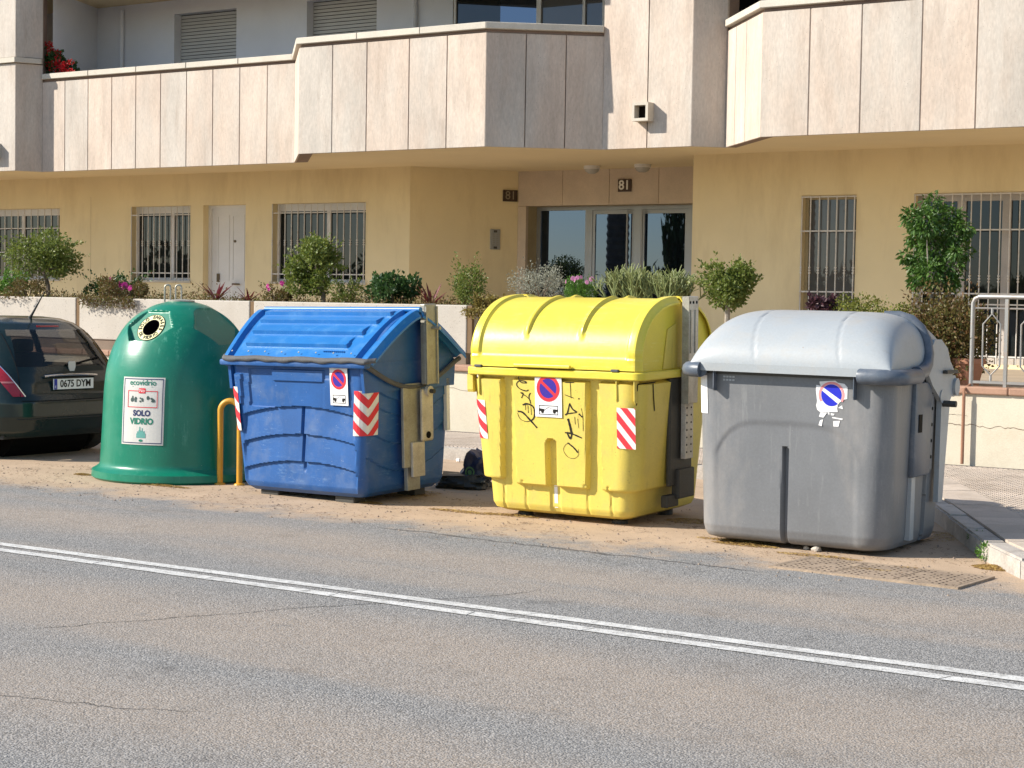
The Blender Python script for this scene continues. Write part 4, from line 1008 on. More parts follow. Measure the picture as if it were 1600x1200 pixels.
y0, z0 = aq(667, 513, .86); MB().tube([(.84, yc+.02, z0), (.93, yc+.02, z0)], .014, 8).build('peg', 'galvanised', A)
# stickers
q = fb.fy(531.5, 603, -HY-.02); a_, b_ = fb.fy(514, 600, -HY).x, fb.fy(549, 600, -HY).x
zt, zb = fb.fy(528, 573, -HY).z, fb.fy(533, 633, -HY).z
no_parking(bl, q.x, (zt+zb)/2, -HY-.033, .185, zt-zb, tilt=R(1.5))
cxr = .70; rr = .09
def wrapB(u, v, off):
    z = zcv+v; hx, hy, r = dimsB(z); u = u-.02; L0 = r*PI/2     # the corner arc is centred on u=0
    if u < -L0/2: return (hx-r+(u+L0/2), -hy-off, z)
    if u > L0/2: return (hx+off, -hy+r+(u-L0/2), z)
    a = -PI/2+(u+L0/2)/r; return (hx-r+(r+off)*math.cos(a), -hy+r+(r+off)*math.sin(a), z)
zc_ = [fb.fy(570, y, -HY).z for y in (611, 682)]; zcv = sum(zc_)/2
striped(bl, 'chevron_plate', lambda u, v, o: wrapB(u+.055, v, o+.004), .235, zc_[0]-zc_[1], 'V', 2.6)
zl_ = [fb.fy(380, y, -HY).z for y in (604, 672)]; zm = sum(zl_)/2
def wrapL(u, v, off):
    z = zm+v; hx, hy, r = dimsB(z); L0 = r*PI/2
    if u > L0/2: return (-hx+r+(u-L0/2), -hy-off, z)
    a = -PI/2-(L0/2-u)/r
    if u < -L0/2: return (-hx-off, -hy+r-(u+L0/2), z)
    return (-hx+r+(r+off)*math.cos(a), -hy+r+(r+off)*math.sin(a), z)
striped(bl, 'stripe_plate', lambda u, v, o: wrapL(u-.03, v, o+.018), .19, zl_[0]-zl_[1], 'D', 2.2)
MB().box(.70, .735, .46, .50, .55, .98).build('rear_reflector', 'stickerwhite', bl)

# ---- yellow packaging container ----------------------------------------------
ye = thing('packaging_container', 'yellow packaging container with barrel lid and black graffiti', 'recycling bin', (-7.07, 11.79, -.02), (.022, -.002, .025))
fy_ = Frame(ye); HYy = .57
dimsY = keyed([(.075, .54, HYy-.09, .09), (.10, .595, HYy-.035, .10), (.14, .61, HYy-.015, .10), (1.10, .685, HYy+.03, .085), (1.14, .69, HYy+.03, .085)])
def yx(px, py=680): return fy_.fy(px, py, -HYy-.03).x
def yz(px, py): return fy_.fy(px, py, -HYy-.03).z
padL = (-9, yx(785), yz(768, 746)); padM = (yx(808, 650), yx(918, 650), yz(862, 760)); padR = (yx(942), 9, yz(960, 768)); nt0, nt1, ntz = yx(855.5), yx(871.5), yz(863, 685)
padl2 = (yx(771, 650), yx(784, 650))
def relY(x, y, nx, ny, z):
    tp = 1.075; base = 0.
    def pad(a, b, zb, x, h=.052):
        e = .007; zz = ss(zb-e, zb+e, z)*(1-ss(tp, tp+.012, z)); sl = (z-.3)*.02
        return h*zz*ss(a-e+(-sl), a+e-sl, x)*(1-ss(b-e+sl, b+e+sl, x))
    if ny < -.3:
        d = pad(*padL, x) + pad(*padM, x) + pad(*padR, x)
        if z < ntz+.03:
            m_ = (nt0+nt1)/2; hw = (nt1-nt0)/2; g_ = max(abs(x-m_)/hw, 0)
            top = ntz-.03*(1-math.sqrt(max(0, 1-min(1, g_)**2)))
            if z < top: d -= (.055 if z > padM[2] else .014)*(1-ss(.75, 1.15, g_))
        if z < padL[2]:
            for xx in (yx(784), yx(818), yx(915), yx(952)):
                d -= .008*(1-ss(.006, .014, abs(x-xx)))
        return d
    if nx > .3: return pad(-9, .18, padR[2]-.0, y)
    if nx < -.3: return pad(-9, .1, padL[2], y)
    return d if False else 0
V, F = loft([.075, .085, .10, .12]+lin(.14, 1.13, 120), dimsY, relY, 130, 60, 12, 8)
mesh('body', V, F, 'yellowbody', ye, True, 35)
for sx in (-.40, .42):
    for sy in (-.36, .36): MB().lathe([(.05, 0), (.06, .01), (.06, .05), (.03, .08)], 12, (sx, sy, 0)).build('foot', 'darksteel', ye)
def dimsRim(z): return (.755, HYy+.105, .07)
V, F = loft([1.105, 1.112, 1.155, 1.163], lambda z: (.755-.006*(z in (1.105, 1.163)), HYy+.105-.006*(z in (1.105, 1.163)), .075), None, 20, 20, 10, 8); mesh('rim', V, F, 'yellowlid', ye, True, 35)
def fin(x, zb, dep=.07, th=.007, nm='gusset'):
    y0 = -HYy-.02; P = [(x, y0, 1.106), (x, y0-dep, 1.106), (x, y0-dep*.95, zb+.02), (x, y0-dep*.8, zb), (x, y0, zb)]; return MB().prism(P, (th, 0, 0)).build(nm, 'yellowbody', ye)
for px, py in ((754, 616), (968, 628), (996, 630)): fin(yx(px, 600), yz(px, py))
fin(-.745, yz(745, 612), .06, .05)
ZRy, ZLy = 1.68, 1.172
def profY(s):                            # s 0 ridge .. 1 front foot, a barrel
    a = s*PI/2; c = max(0, math.cos(a))**.80; q = math.sin(a)**.92; return -.03-.62*q, ZLy+(ZRy-ZLy)*c
def lidY(sign):
    def f(u, v):
        y, z = profY(v); y2, z2 = profY(min(1, v+.01)); y1, z1 = profY(max(0, v-.01)); t = Vector((0, y2-y1, z2-z1)).normalized(); n = Vector((0, t.z, -t.y)); n = n if n.z-n.y > 0 else -n
        hw = .735; x = (u*2-1)*hw; d = 0
        for c in (-.235, .235):
            k = ss(.0, .10, v)*(1-ss(.66, .80, v)); xx = x-c
            d += k*.024*(ss(-.05, -.012, xx)*(1-ss(.0, .012, xx)) )
        ax = abs(x)
        d += .020*ss(.615, .64, ax)*(1-ss(.88, .97, v))
        if ax > .69: d -= .045*ss(.69, .735, ax)
        d += .010*ss(.925, .94, v)
        p = Vector((x, y, z))+n*d
        if sign > 0: p.y = -p.y*.86; n = Vector((n.x, -n.y, n.z))
        return p, n
    return f
for sg2 in (-1, 1):
    V, F = sheet(150, 70, lidY(sg2), .015)
    if sg2 > 0: F = [q[::-1] for q in F]
    mesh('lid', V, F, 'yellowlid', ye, True, 30)
for s_ in (-1, 1):
    prof = [profY(t) for t in lin(1, 0, 20)]; P = [(s_*.70, y*.985, z-.012) for y, z in prof]+[(s_*.70, -y*.84, z-.012) for y, z in reversed(prof)]
    MB().prism(P, (-.02*s_, 0, 0)).build('end_cheek', 'yellowlid', ye)
    MB().prism([(s_*.702, -.25, 1.17), (s_*.702, -.05, 1.17), (s_*.702, -.05, 1.50), (s_*.702, -.18, 1.46)], (s_*.008, 0, 0)).build('cheek_panel', 'yellowbody', ye)
MB().bbox(yx(812, 565)-.0, yx(900, 569), -HYy-.125, -HYy-.10, 1.175, 1.20, .006).build('lid_grip', 'yellowlid', ye)
for px in (755, 968): MB().bbox(yx(px, 565)-.03, yx(px, 565)+.03, -HYy-.11, -HYy-.08, 1.164, 1.182, .004).build('lid_stop', 'rubber', ye)
Ay = bpy.data.objects.new('lifting_arm', None); link(Ay, ye)
def aqy(px, py, x): p = fy_.fx(px, py, x); return p.y, p.z
xa = .765
y0, _ = aqy(1072, 470, xa+.03); y1, _ = aqy(1089, 470, xa+.03); _, zb = aqy(1078, 630, xa+.03)
MB().bbox(xa, xa+.045, y0, y1, zb, 1.70, .006).build('channel', 'galvpale', Ay); MB().box(xa+.005, xa+.06, y0-.012, y0, zb, 1.70).build('channel_flange', 'galvanised', Ay)
for k in range(3): MB().disc((xa+.045, y0+(y1-y0)*(.2+.3*k), 1.655), (1, 0, 0), .011, .004, 10).build('hole', 'black', Ay)
for k in (0, 1): MB().box(xa+.045, xa+.052, y0+(y1-y0)*(.25+.4*k)-.006, y0+(y1-y0)*(.25+.4*k)+.006, 1.28, 1.60).build('rib', 'galvanised', Ay)
_, zb2 = aqy(1078, 716, xa+.02); MB().bbox(xa-.02, xa+.02, y0+.03, y1-.02, zb2, zb, .004).build('lower_bar', 'galvpale', Ay)
for k in range(7):
    for s_ in (.05, .12): MB().disc((xa+.02, y0+s_, zb2+.05+k*.055), (1, 0, 0), .007, .003, 8).build('slot', 'black', Ay)
yy0, zz1 = aqy(1044, 583, .74); yy1, zz0 = aqy(1080, 770, .72)
MB().bbox(.70, .735, y0-.12, y1+.06, .30, 1.10, .01).build('guard_plate', 'darksteel', Ay); MB().bbox(.70, .765, y0-.03, y1+.05, .20, .42, .01).build('guard_box', 'darksteel', Ay); MB().bbox(.68, .74, y0-.16, y0+.02, .145, .235, .01).build('guard_foot', 'darksteel', Ay)
x_, z_ = (yx(844, 617)+yx(881, 620))/2, (yz(862, 585)+yz(862, 651))/2
no_parking(ye, x_, z_, -HYy-.080, yx(881, 620)-yx(841, 616)+.008, yz(862, 585)-yz(862, 651), tilt=R(2.2))
x0_, x1_ = yx(968, 668), yx(997, 668); zt_, zb_ = yz(982, 637), yz(982, 701)
striped(ye, 'stripe_plate', lambda u, v, o: (((x0_+x1_)/2+u), -(dimsY((zt_+zb_)/2+v)[1])-.053-o, (zt_+zb_)/2+v), x1_-x0_, zt_-zb_, 'D', 2.4)
zt2, zb2_ = yz(753, 624), yz(753, 684); xl_ = -.60
def wrapYL(u, v, off):
    z = (zt2+zb2_)/2+v; hx, hy, r = dimsY(z); off = off+.053; L0 = r*PI/2; a = -PI/2-(L0/2-u)/r
    if u > L0/2: return (-hx+r+(u-L0/2), -hy-off, z)
    if u < -L0/2: return (-hx-off, -hy+r-(u+L0/2), z)
    return (-hx+r+(r+off)*math.cos(a), -hy+r+(r+off)*math.sin(a), z)
striped(ye, 'stripe_plate', lambda u, v, o: wrapYL(u-.02, v, o), .17, zt2-zb2_, 'D', 2.2)
# graffiti strokes, traced on the front pads
def stroke(pts, wd=.008, parent=ye, name='graffiti_stroke', m='ink'):
    Q = [fy_.fy(x, y, -HYy-.06) for x, y in pts]; V = []; F = []
    D = []
    for i in range(len(Q)-1):
        for k in range(4):
            t = k/4; p0 = Q[max(i-1, 0)]; p1 = Q[i]; p2 = Q[i+1]; p3 = Q[min(i+2, len(Q)-1)]
            D.append(.5*((2*p1)+(p2-p0)*t+(2*p0-5*p1+4*p2-p3)*t*t+(3*p1-p0-3*p2+p3)*t**3))
    D.append(Q[-1])
    for i, p in enumerate(D):
        t = (D[min(i+1, len(D)-1)]-D[max(i-1, 0)]); n = Vector((-t.z, 0, t.x)); n = n.normalized() if n.length > 0 else Vector((1, 0, 0)); w_ = wd*.5*random.uniform(.7, 1.2)
        yy = -dimsY(p.z)[1]-.0545
        V += [(p.x-n.x*w_, yy, p.z-n.z*w_), (p.x+n.x*w_, yy, p.z+n.z*w_)]
        if i: F.append((2*i-2, 2*i, 2*i+1, 2*i-1))
    return mesh(name, V, F, m, parent)
S = lambda *p: [(800+x/6.667, 570+y/6.667) for x, y in p]
for pts, wd in ((S((170, 120), (120, 100), (85, 130), (110, 180), (165, 185), (150, 170), (90, 165), (62, 205), (100, 250), (160, 270), (185, 258)), .010), (S((100, 290), (130, 295), (110, 345)), .009), (S((105, 290), (165, 330), (205, 375)), .009), (S((205, 290), (188, 330), (205, 400)), .012),
                (S((120, 415), (170, 405), (225, 430), (245, 490), (235, 550), (200, 585)), .016), (S((68, 483), (120, 495), (195, 575), (265, 655)), .016), (S((65, 500), (90, 560), (150, 590), (205, 580)), .005), (S((150, 420), (150, 470)), .006), (S((175, 420), (178, 500)), .006), (S((205, 425), (210, 520)), .006),
                (S((562, 182), (665, 182)), .006), (S((622, 185), (626, 345)), .006), (S((562, 310), (655, 345)), .006), (S((700, 355), (716, 348)), .009), (S((610, 400), (585, 500), (560, 520)), .012), (S((610, 400), (640, 460), (685, 490)), .014), (S((570, 510), (680, 495)), .010), (S((590, 560), (610, 640), (625, 720)), .024), (S((555, 705), (620, 715), (730, 762)), .014), (S((575, 700), (610, 770), (630, 700)), .018),
                (S((730, 450), (745, 540), (745, 690)), .005), (S((705, 510), (740, 545)), .014), (S((660, 540), (665, 620)), .005), (S((690, 560), (700, 660)), .005), (S((580, 812), (640, 860), (685, 915)), .014), (S((600, 815), (560, 830), (535, 890), (580, 960), (645, 975), (690, 940), (690, 880)), .004)): stroke(pts, wd*.78)
for pts, wd in ((S((1375, 245), (1400, 205), (1450, 185), (1480, 180)), .022), (S((1395, 235), (1388, 320), (1395, 430)), .018), (S((1455, 195), (1460, 330), (1470, 480)), .014)):
    st_ = []
    V = []; F = []
    for i, (x, y) in enumerate(pts):
        p = fy_.fy(x, y, -HYy-.03); hx, hy, r = dimsY(p.z); q = fy_.fx(x, y, hx+.042)
        if q.y < -hy+r: a_ = -PI/4; cx, cy = hx-r, -hy+r; q = Vector((cx+(r+.0545)*math.cos(a_), cy+(r+.0545)*math.sin(a_), p.z))
        else: q = Vector((hx+.0545, q.y, q.z))
        V += [(q.x, q.y-wd/2, q.z-wd*.2), (q.x, q.y+wd/2, q.z+wd*.2)]
        if i: F.append((2*i-2, 2*i, 2*i+1, 2*i-1))
    mesh('graffiti_stroke', V, F, 'ink', ye)
z_ = lin(padM[2]-.02, .12, 6); mesh('white_strip', [((nt0+nt1)/2+s_*.014, -dimsY(z)[1]+.016-.004, z) for z in lin(ntz-.10, .13, 8) for s_ in (-1, 1)], [(2*i, 2*i+2, 2*i+3, 2*i+1) for i in range(7)], 'stickerwhite', ye)

# ---- grey refuse container ----------------------------------------------------
gr = thing('refuse_container', 'grey refuse container with rounded pale lid and torn sticker', 'waste bin', (-5.09, 11.52, 0), (-.012, .006, .06))
fg = Frame(gr); HYg = .60
dimsG = keyed([(.025, .60, HYg-.09, .14), (.04, .645, HYg-.04, .16), (.07, .66, HYg-.015, .17), (.12, .668, HYg, .17), (1.10, .69, HYg+.035, .13), (1.16, .69, HYg+.035, .12)])
def gx_(px, py=700): return fg.fy(px, py, -HYg).x
xg_ = gx_(1226, 760); zg_ = fg.fy(1226, 697, -HYg).z; ar0, ar1, arz = gx_(1118, 760), gx_(1338, 760), fg.fy(1230, 662, -HYg).z
def relG(x, y, nx, ny, z):
    d = 0
    if ny < -.9:
        xm, hw = (ar0+ar1)/2, (ar1-ar0)/2; q = abs(x-xm)/hw; top = arz-.22*(max(0, q))**5
        d -= .007*(1-ss(.95, 1.05, q))*(1-ss(top-.025, top+.025, z))
        if z < zg_+.02:
            g_ = abs(x-xg_); top = zg_-.02+math.sqrt(max(0, .02**2-min(g_, .02)**2))
            if z < top: d -= .045*(1-ss(.014, .022, g_))
    if nx > .9:
        if abs(y-.17) < .035 and z < .98: d -= .04
    return d
V, F = loft([.025, .03, .04, .055]+lin(.07, 1.155, 110), dimsG, relG, 110, 60, 12, 12); mesh('body', V, F, 'greybody', gr, True, 40)
# lid: smooth barrel with rounded ends
ZLg, ZRg = 1.205, 1.595
def lidG(u, v):
    x = (u*2-1); y = (v*2-1); hx, hy = .705, .69
    ex = math.copysign(1-(1-abs(x))**1.8, x); ey = math.copysign(1-(1-abs(y))**1.8, y)
    h = max(0, (1-abs(ey)**2.5))**.52*max(0, (1-abs(ex)**6.0))**.42
    p = Vector((ex*hx, ey*hy-.02, ZLg+(ZRg-ZLg)*h))
    for c in (-.32, .27):
        g_ = abs(p.x-c-.10*(1-h)); p.z -= .007*(1-ss(.004, .009, g_))
    return p
V, F = grid(150, 90, lidG); mesh('lid', V, F, 'greylid', gr, True, 50)
def skirt(z): return (.712, .71, .13)
V, F = loft([ZLg-.035, ZLg-.03, ZLg+.012, ZLg+.02], lambda z: (.71-.006*(z < ZLg-.032 or z > ZLg+.015), .695, .12), None, 20, 20, 8, 8); o = mesh('lid_skirt', V, F, 'greylid', gr, True, 40); o.location.y = -.02
V, F = loft([1.15, ZLg-.036], lambda z: (.68, .66, .12), None, 6, 6, 6, 6); mesh('inner_rim', V, F, 'darksteel', gr, True, 40)
# slate bumpers at the front corners, and the arch over the right end
def bumper(xa, s_, name):
    pts = [(xa, -.70, 1.175)]+[(lerp(xa, s_*.62, t), -.705, 1.175) for t in lin(.2, 1, 5)]+[(s_*(.62+.13*math.sin(a)), -.705+.13*(1-math.cos(a)), 1.175) for a in lin(.2, PI/2, 6)]+[(s_*.75, y, 1.178) for y in lin(-.5, -.30, 4)]
    return MB().tube(pts, .052, 12).build(name, 'slate', gr, True)
bumper(gx_(1103, 570), -1, 'corner_bumper'); bumper(gx_(1352, 585), 1, 'corner_bumper')
bandp = [(.40, .03, 1.585), (.50, .04, 1.578), (.58, .05, 1.55), (.645, .06, 1.49), (.69, .06, 1.41), (.712, .04, 1.32), (.725, -.02, 1.25), (.735, -.12, 1.21), (.74, -.30, 1.195)]
MB().tube(bandp, [.02, .03, .036, .038, .038, .038, .040, .044, .048], 12).build('end_band', 'slate', gr, True)
for px in (1117, 1336):
    x = fg.fy(px, 600, -HYg-.06).x; zb = fg.fy(px, 610 if px < 1200 else 625, -HYg-.06).z
    MB().prism([(x, -HYg-.02, 1.175), (x, -HYg-.10, 1.175), (x, -HYg-.095, zb+.02), (x, -HYg-.085, zb), (x, -HYg-.02, zb)], (.006, 0, 0)).build('hook_plate', 'slate', gr)
# right end: sunk slot, hinged cheek with its round handle, post below
Ag = bpy.data.objects.new('lifting_mount', None); link(Ag, gr)
def aqg(px, py, x): p = fg.fx(px, py, x); return p.y, p.z
y0, z1 = aqg(1433, 598, .72); y1, z0 = aqg(1453, 742, .72)
MB().bbox(.665, .72, y0, y1, z0, z1, .02).build('slot_cover', 'slate', Ag, True)
MB().bbox(.66, .705, y1+.005, y1+.10, z0+.02, z1-.02, .02).build('perforated_strip', 'greybody', Ag, True)
for k in range(5): MB().disc((.705, y1+.05, z0+.12+k*.11), (1, 0, 0), .012, .003, 10).build('hole', 'black', Ag)
MB().box(.722, .726, y0+.06, y0+.13, z0+.30, z0+.42).build('slot_window', 'black', Ag)
MB().box(.655, .70, y0+.02, y0+.10, .08, z0).build('post', 'greylid', Ag)
prof = [(-.02, 1.19), (-.02, 1.30), (.10, 1.42), (.25, 1.42), (.40, 1.36), (.50, 1.24), (.54, 1.17), (.60, 1.17), (.65, 1.13), (.65, 1.06), (.60, 1.02), (.54, 1.03), (.50, 1.00), (.44, .60), (.40, .30), (.30, .30), (.30, 1.0), (.10, 1.10)]
MB().prism([(.70, y, z) for y, z in prof], (.035, 0, 0)).build('hinge_cheek', 'greylid', Ag)
MB().disc((.735, .60, 1.09), (1, 0, 0), .06, .02, 20).build('round_handle', 'greylid', Ag, True)
MB().bbox(.735, .77, .30, .56, 1.185, 1.21, .006).build('dark_bar', 'darksteel', Ag); MB().tube([(.73, .33, .98), (.83, .33, .98)], .022, 8).build('peg', 'darksteel', Ag); MB().disc((.736, .30, 1.03), (1, 0, 0), .045, .006, 20).build('pivot', 'greylid', Ag)
# torn sticker: ragged white remains, faded ring, blue halves
sx0, sx1 = gx_(1277, 625), gx_(1326, 625); sc_ = (sx1-sx0)/49.
st_ = bpy.data.objects.new('torn_sticker', None); link(st_, gr)
def gpt(x, y, o): p = fg.fy(1260+x/12., 580+y/12., -HYg-.02); return (p.x, -(dimsG(p.z)[1])-o, p.z)
def gpoly(P, m, o, name): return mesh(name, [gpt(x, y, o) for x, y in P], [tuple(range(len(P)))], m, st_)
gpoly([(265, 190), (560, 175), (610, 215), (730, 235), (790, 300), (780, 520), (730, 530), (700, 545), (630, 590), (600, 640), (590, 700), (600, 765), (270, 765), (215, 720), (195, 640), (215, 560), (195, 350), (205, 255), (285, 270), (265, 225)], 'stickerwhite', .003, 'sheet')
gpoly([(275, 770), (400, 775), (330, 870), (245, 850)], 'stickerwhite', .003, 'scrap'); gpoly([(465, 785), (540, 800), (520, 830), (470, 825)], 'stickerwhite', .003, 'scrap'); gpoly([(265, 920), (320, 900), (295, 1030), (235, 1010)], 'stickerwhite', .003, 'scrap'); gpoly([(490, 855), (695, 890), (680, 915), (500, 880)], 'stickerwhite', .003, 'scrap'); gpoly([(515, 935), (640, 930), (610, 1040), (515, 1035)], 'stickerwhite', .003, 'scrap'); gpoly([(600, 690), (680, 640), (700, 710), (620, 690)], 'stickerwhite', .003, 'scrap'); gpoly([(405, 770), (445, 775), (440, 830), (420, 800)], 'stickerwhite', .003, 'scrap')
cx, cy = 487, 445
def circ(r, a0, a1, n=30): return [(cx+r*math.cos(R(a0+(a1-a0)*i/n))*.98, cy+r*1.0*math.sin(R(a0+(a1-a0)*i/n))) for i in range(n+1)]
for a0, a1, m_ in ((150, 345, 'redpale'), (-15, 32, 'redpale')):
    P = circ(248, a0, a1); Q = circ(205, a0, a1); mesh('ring_remains', [gpt(x, y, .0042) for x, y in P]+[gpt(x, y, .0042) for x, y in Q], [(i, i+1, 31+i+1, 31+i) for i in range(30)], m_, st_)
gpoly([(cx+190*math.cos(R(a)), cy+200*math.sin(R(a))) for a in lin(-138, 28, 24)], 'deepblue', .0045, 'blue_half'); gpoly([(cx+190*math.cos(R(a)), cy+210*math.sin(R(a))) for a in lin(52, 203, 24)], 'deepblue', .0045, 'blue_half')
p0, p1 = fg.fy(1083, 585, -HYg), fg.fy(1098, 645, -HYg)
def wrapG(u, v, off):
    z = (p0.z+p1.z)/2+v; hx, hy, r = dimsG(z); L0 = r*PI/2
    a = -PI/2-(L0/2-u)/r; return (-hx+r+(r+off)*math.cos(a), -hy+r+(r+off)*math.sin(a), z)
V, F = grid(8, 6, lambda u, v: wrapG((u-.5)*.10+.01, (v-.5)*(p0.z-p1.z), .004)); mesh('faded_plate', V, F, 'stickerwhite', gr)
p = fg.fy(1142, 592, -HYg); lb = bpy.data.objects.new('small_label', None); link(lb, gr)
for k in range(2):
    for j in range(4): MB().box(p.x-.04+j*.022, p.x-.04+j*.022+.016, -dimsG(1.1)[1]-.003, -dimsG(1.1)[1]-.001, p.z-.012+k*.022, p.z+.000+k*.022).build('worn_print', flat('printgrey', (170, 172, 172), .5), lb)
# ------------------------------------------------------------------ hoop bollard, dumped bag, car
mat('hooppaint', (.60, .30, .02), .45, var=.1, fine=.06, bump=.08, dirt=((.28, .19, .09), .5, 8))
p0, p1 = onz(343.5, 757), onz(374, 758); hb = thing('hoop_bollard', 'yellow tubular steel hoop bollard in front of the green igloo', 'bollard', ((p0.x+p1.x)/2, (p0.y+p1.y)/2, 0), (0, 0, math.atan2(p1.y-p0.y, p1.x-p0.x)))
h_ = (p1-p0).length/2; zt = .72
MB().tube([(-h_, 0, -.05)]+[(-h_, 0, z) for z in lin(0, zt-h_, 6)]+[(-h_*math.cos(a), 0, zt-h_+h_*1.05*math.sin(a)) for a in lin(.15, PI-.15, 14)]+[(h_, 0, z) for z in lin(zt-h_, 0, 6)]+[(h_, 0, -.05)], .026, 12).build('hoop', 'hooppaint', hb, True)
for s_ in (-1, 1): MB().lathe([(.05, 0), (.045, .012), (.028, .018)], 14, (s_*h_, 0, 0)).build('foot_collar', 'hooppaint', hb, True)

mat('bagnavy', (.022, .028, .075), .35, var=.2, fine=.1, bump=.6, bs=14, spec=.5); mat('bagdark', (.02, .022, .020), .4, var=.2, bump=.6, bs=12)
def lump(name, m, loc, s, rot, parent=None, seed=0, amp=.22):
    rg = random.Random(seed); bm = bmesh.new(); bmesh.ops.create_cube(bm, size=1); bmesh.ops.subdivide_edges(bm, edges=bm.edges[:], cuts=7, use_grid_fill=True)
    import mathutils
    for v in bm.verts:
        n = mathutils.noise.noise(v.co*3.1+Vector((seed*7.3, 0, 0)))*amp+mathutils.noise.noise(v.co*7+Vector((seed, 3, 1)))*amp*.4; v.co = v.co*(1+n); v.co = v.co.lerp(v.co.normalized()*.62, .35)
        v.co = Vector((v.co.x*s[0], v.co.y*s[1], v.co.z*s[2]))
    me = bpy.data.meshes.new(name); bm.to_mesh(me); bm.free(); me.materials.append(MATS[m]); me.polygons.foreach_set('use_smooth', [True]*len(me.polygons)); me.set_sharp_from_angle(angle=R(25))
    o = link(bpy.data.objects.new(name, me), parent); o.location = loc; o.rotation_euler = rot; return o
q = onz(737, 765); bg_ = thing('rubbish_bag', 'dumped navy plastic bag with a green and white emblem between blue and yellow bins', 'bag', (q.x-.05, q.y+.15, 0))
lump('bag', 'bagnavy', (0, 0, .15), (.24, .22, .27), (0, R(28), .3), bg_, 3, .45)
fb_ = Frame(bg_); e_ = fb_.fy(735, 738, -.15); MB().add(*[ellipse_ring((e_.x, -.16, e_.z), (1, 0, 0), (0, 0, 1), (0, 0, 0), .035, .05, k=20).__dict__[k] for k in ('V', 'F')]).build('emblem_ring', flat('emblemgreen', (90, 130, 90)), bg_)
ellipse_ring((e_.x, -.161, e_.z), (1, 0, 0), (0, 0, 1), (0, 0, 0), 0, .022, k=16).build('emblem_disc', 'emblemgreen', bg_)
q = onz(712, 764); tag(lump('rubbish_heap', 'bagdark', (q.x, q.y+.12, .05), (.42, .3, .14), (0, 0, .3), None, 8, .4), 'flat dark heap of crumpled rubbish beside the navy bag', 'rubbish')
tag(lump('paper_scrap', 'stickerwhite', (onz(716, 722).x, onz(716, 722).y, .02), (.035, .03, .03), (0, 0, 0), None, 5), 'tiny white scrap of paper in the shade between blue and yellow bins', 'paper')

# small dark hatchback parked nose away, its tail towards the bins
mat('carpaint', (.008, .020, .020), .22, var=.06, fine=.03, bump=.01, coat=.35, spec=.3, dirt=((.045, .042, .036), .35, 2.2)); mat('carplastic', (.018, .02, .02), .6, var=.1, bump=.1, dirt=((.09, .075, .06), .6, 4)); mat('tyre', (.022, .021, .020), .85, bump=.2, dirt=((.10, .085, .065), .6, 5))
mat('chrome', (.62, .62, .62), .18, metal=1, bump=.0); mat('tailred', (.36, .012, .022), .15, var=.1, bump=.02, coat=.6); mat('tailpale', (.50, .18, .18), .2, bump=0); mat('rimalloy', (.40, .40, .41), .35, metal=.7, bump=0); mat('seat', (.05, .05, .055), .8)
glassmat('carglass', (.010, .014, .014), 1.5, clear=.36)
cp = onz(112, 712); XREAR, YC = -13.49, 12.42
car = thing('parked_car', 'small dark hatchback parked beside the green igloo, tail light and plate showing', 'car', (XREAR, YC, 0))
# local: +x towards the tail at x=0, body runs to -3.75; near side is -y
ZK = .935
def carK(z):                              # (x_rear, x_front, half width, corner radius)
    K = [(.24, -.06, -3.66, .74, .30), (.30, -.01, -3.72, .80, .30), (.45, .025, -3.75, .835, .32), (.60, .02, -3.75, .84, .33), (.68, -.02, -3.72, .845, .34), (.80, -.05, -3.62, .84, .36), (.90, -.085, -3.30, .825, .37), (.97, -.115, -2.95, .80, .37), (1.05, -.16, -2.75, .77, .37), (1.20, -.26, -2.42, .715, .36), (1.33, -.37, -2.12, .655, .34), (1.41, -.48, -1.92, .60, .33), (1.455, -.62, -1.75, .53, .30), (1.475, -.80, -1.5, .42, .25)]
    return keyed([(a*ZK, *r_) for a, *r_ in K])(z)
zs = [z*ZK for z in lin(.24, 1.41, 90)+[1.425, 1.44, 1.455, 1.465, 1.475]]
V = []; n_ = None; INF = []
for z in zs:
    xr, xf, hw, r = carK(z); hl = (xr-xf)/2; g = ring(hl, hw, r, 90, 50, 90, 14); n_ = len(g); cx = (xr+xf)/2
    for x, y, nx, ny in g:
        bow = .045*(1-(y/hw)**2) if nx > .5 else 0
        V.append((x+cx+bow*(1 if nx > .5 else 0), y, z)); INF.append((nx, ny))
parts = {k: [] for k in ('body', 'rear_window', 'side_window', 'windscreen', 'bumper')}
for j in range(len(zs)-1):
    for i in range(n_):
        k = (i+1) % n_; f = (j*n_+i, j*n_+k, (j+1)*n_+k, (j+1)*n_+i); c = sum((Vector(V[q]) for q in f), Vector())/4; nx, ny = INF[f[0]]
        if abs(c.y) > .55 and any((c.x-wx)**2+(c.z-.29)**2 < .335**2 for wx in (-.64, -3.02)) and abs(ny) > .6: continue
        key = 'body'
        if c.x > -1 and nx > .42 and .90 < c.z < 1.26 and abs(c.y) < lerp(.60, .50, (c.z-.90)/.37): key = 'rear_window'
        elif abs(ny) > .8 and .89 < c.z < 1.27 and -2.45+.9*(c.z-.93) < c.x < -.62-.4*(c.z-.93) and not (-1.42 < c.x < -1.32): key = 'side_window'
        elif c.x < -1.8 and nx < -.42 and .93 < c.z < 1.29 and abs(c.y) < .62: key = 'windscreen'
        elif c.z < .46: key = 'bumper'
        parts[key].append(f)
parts['body'] += [tuple(range((len(zs)-1)*n_, len(zs)*n_))]
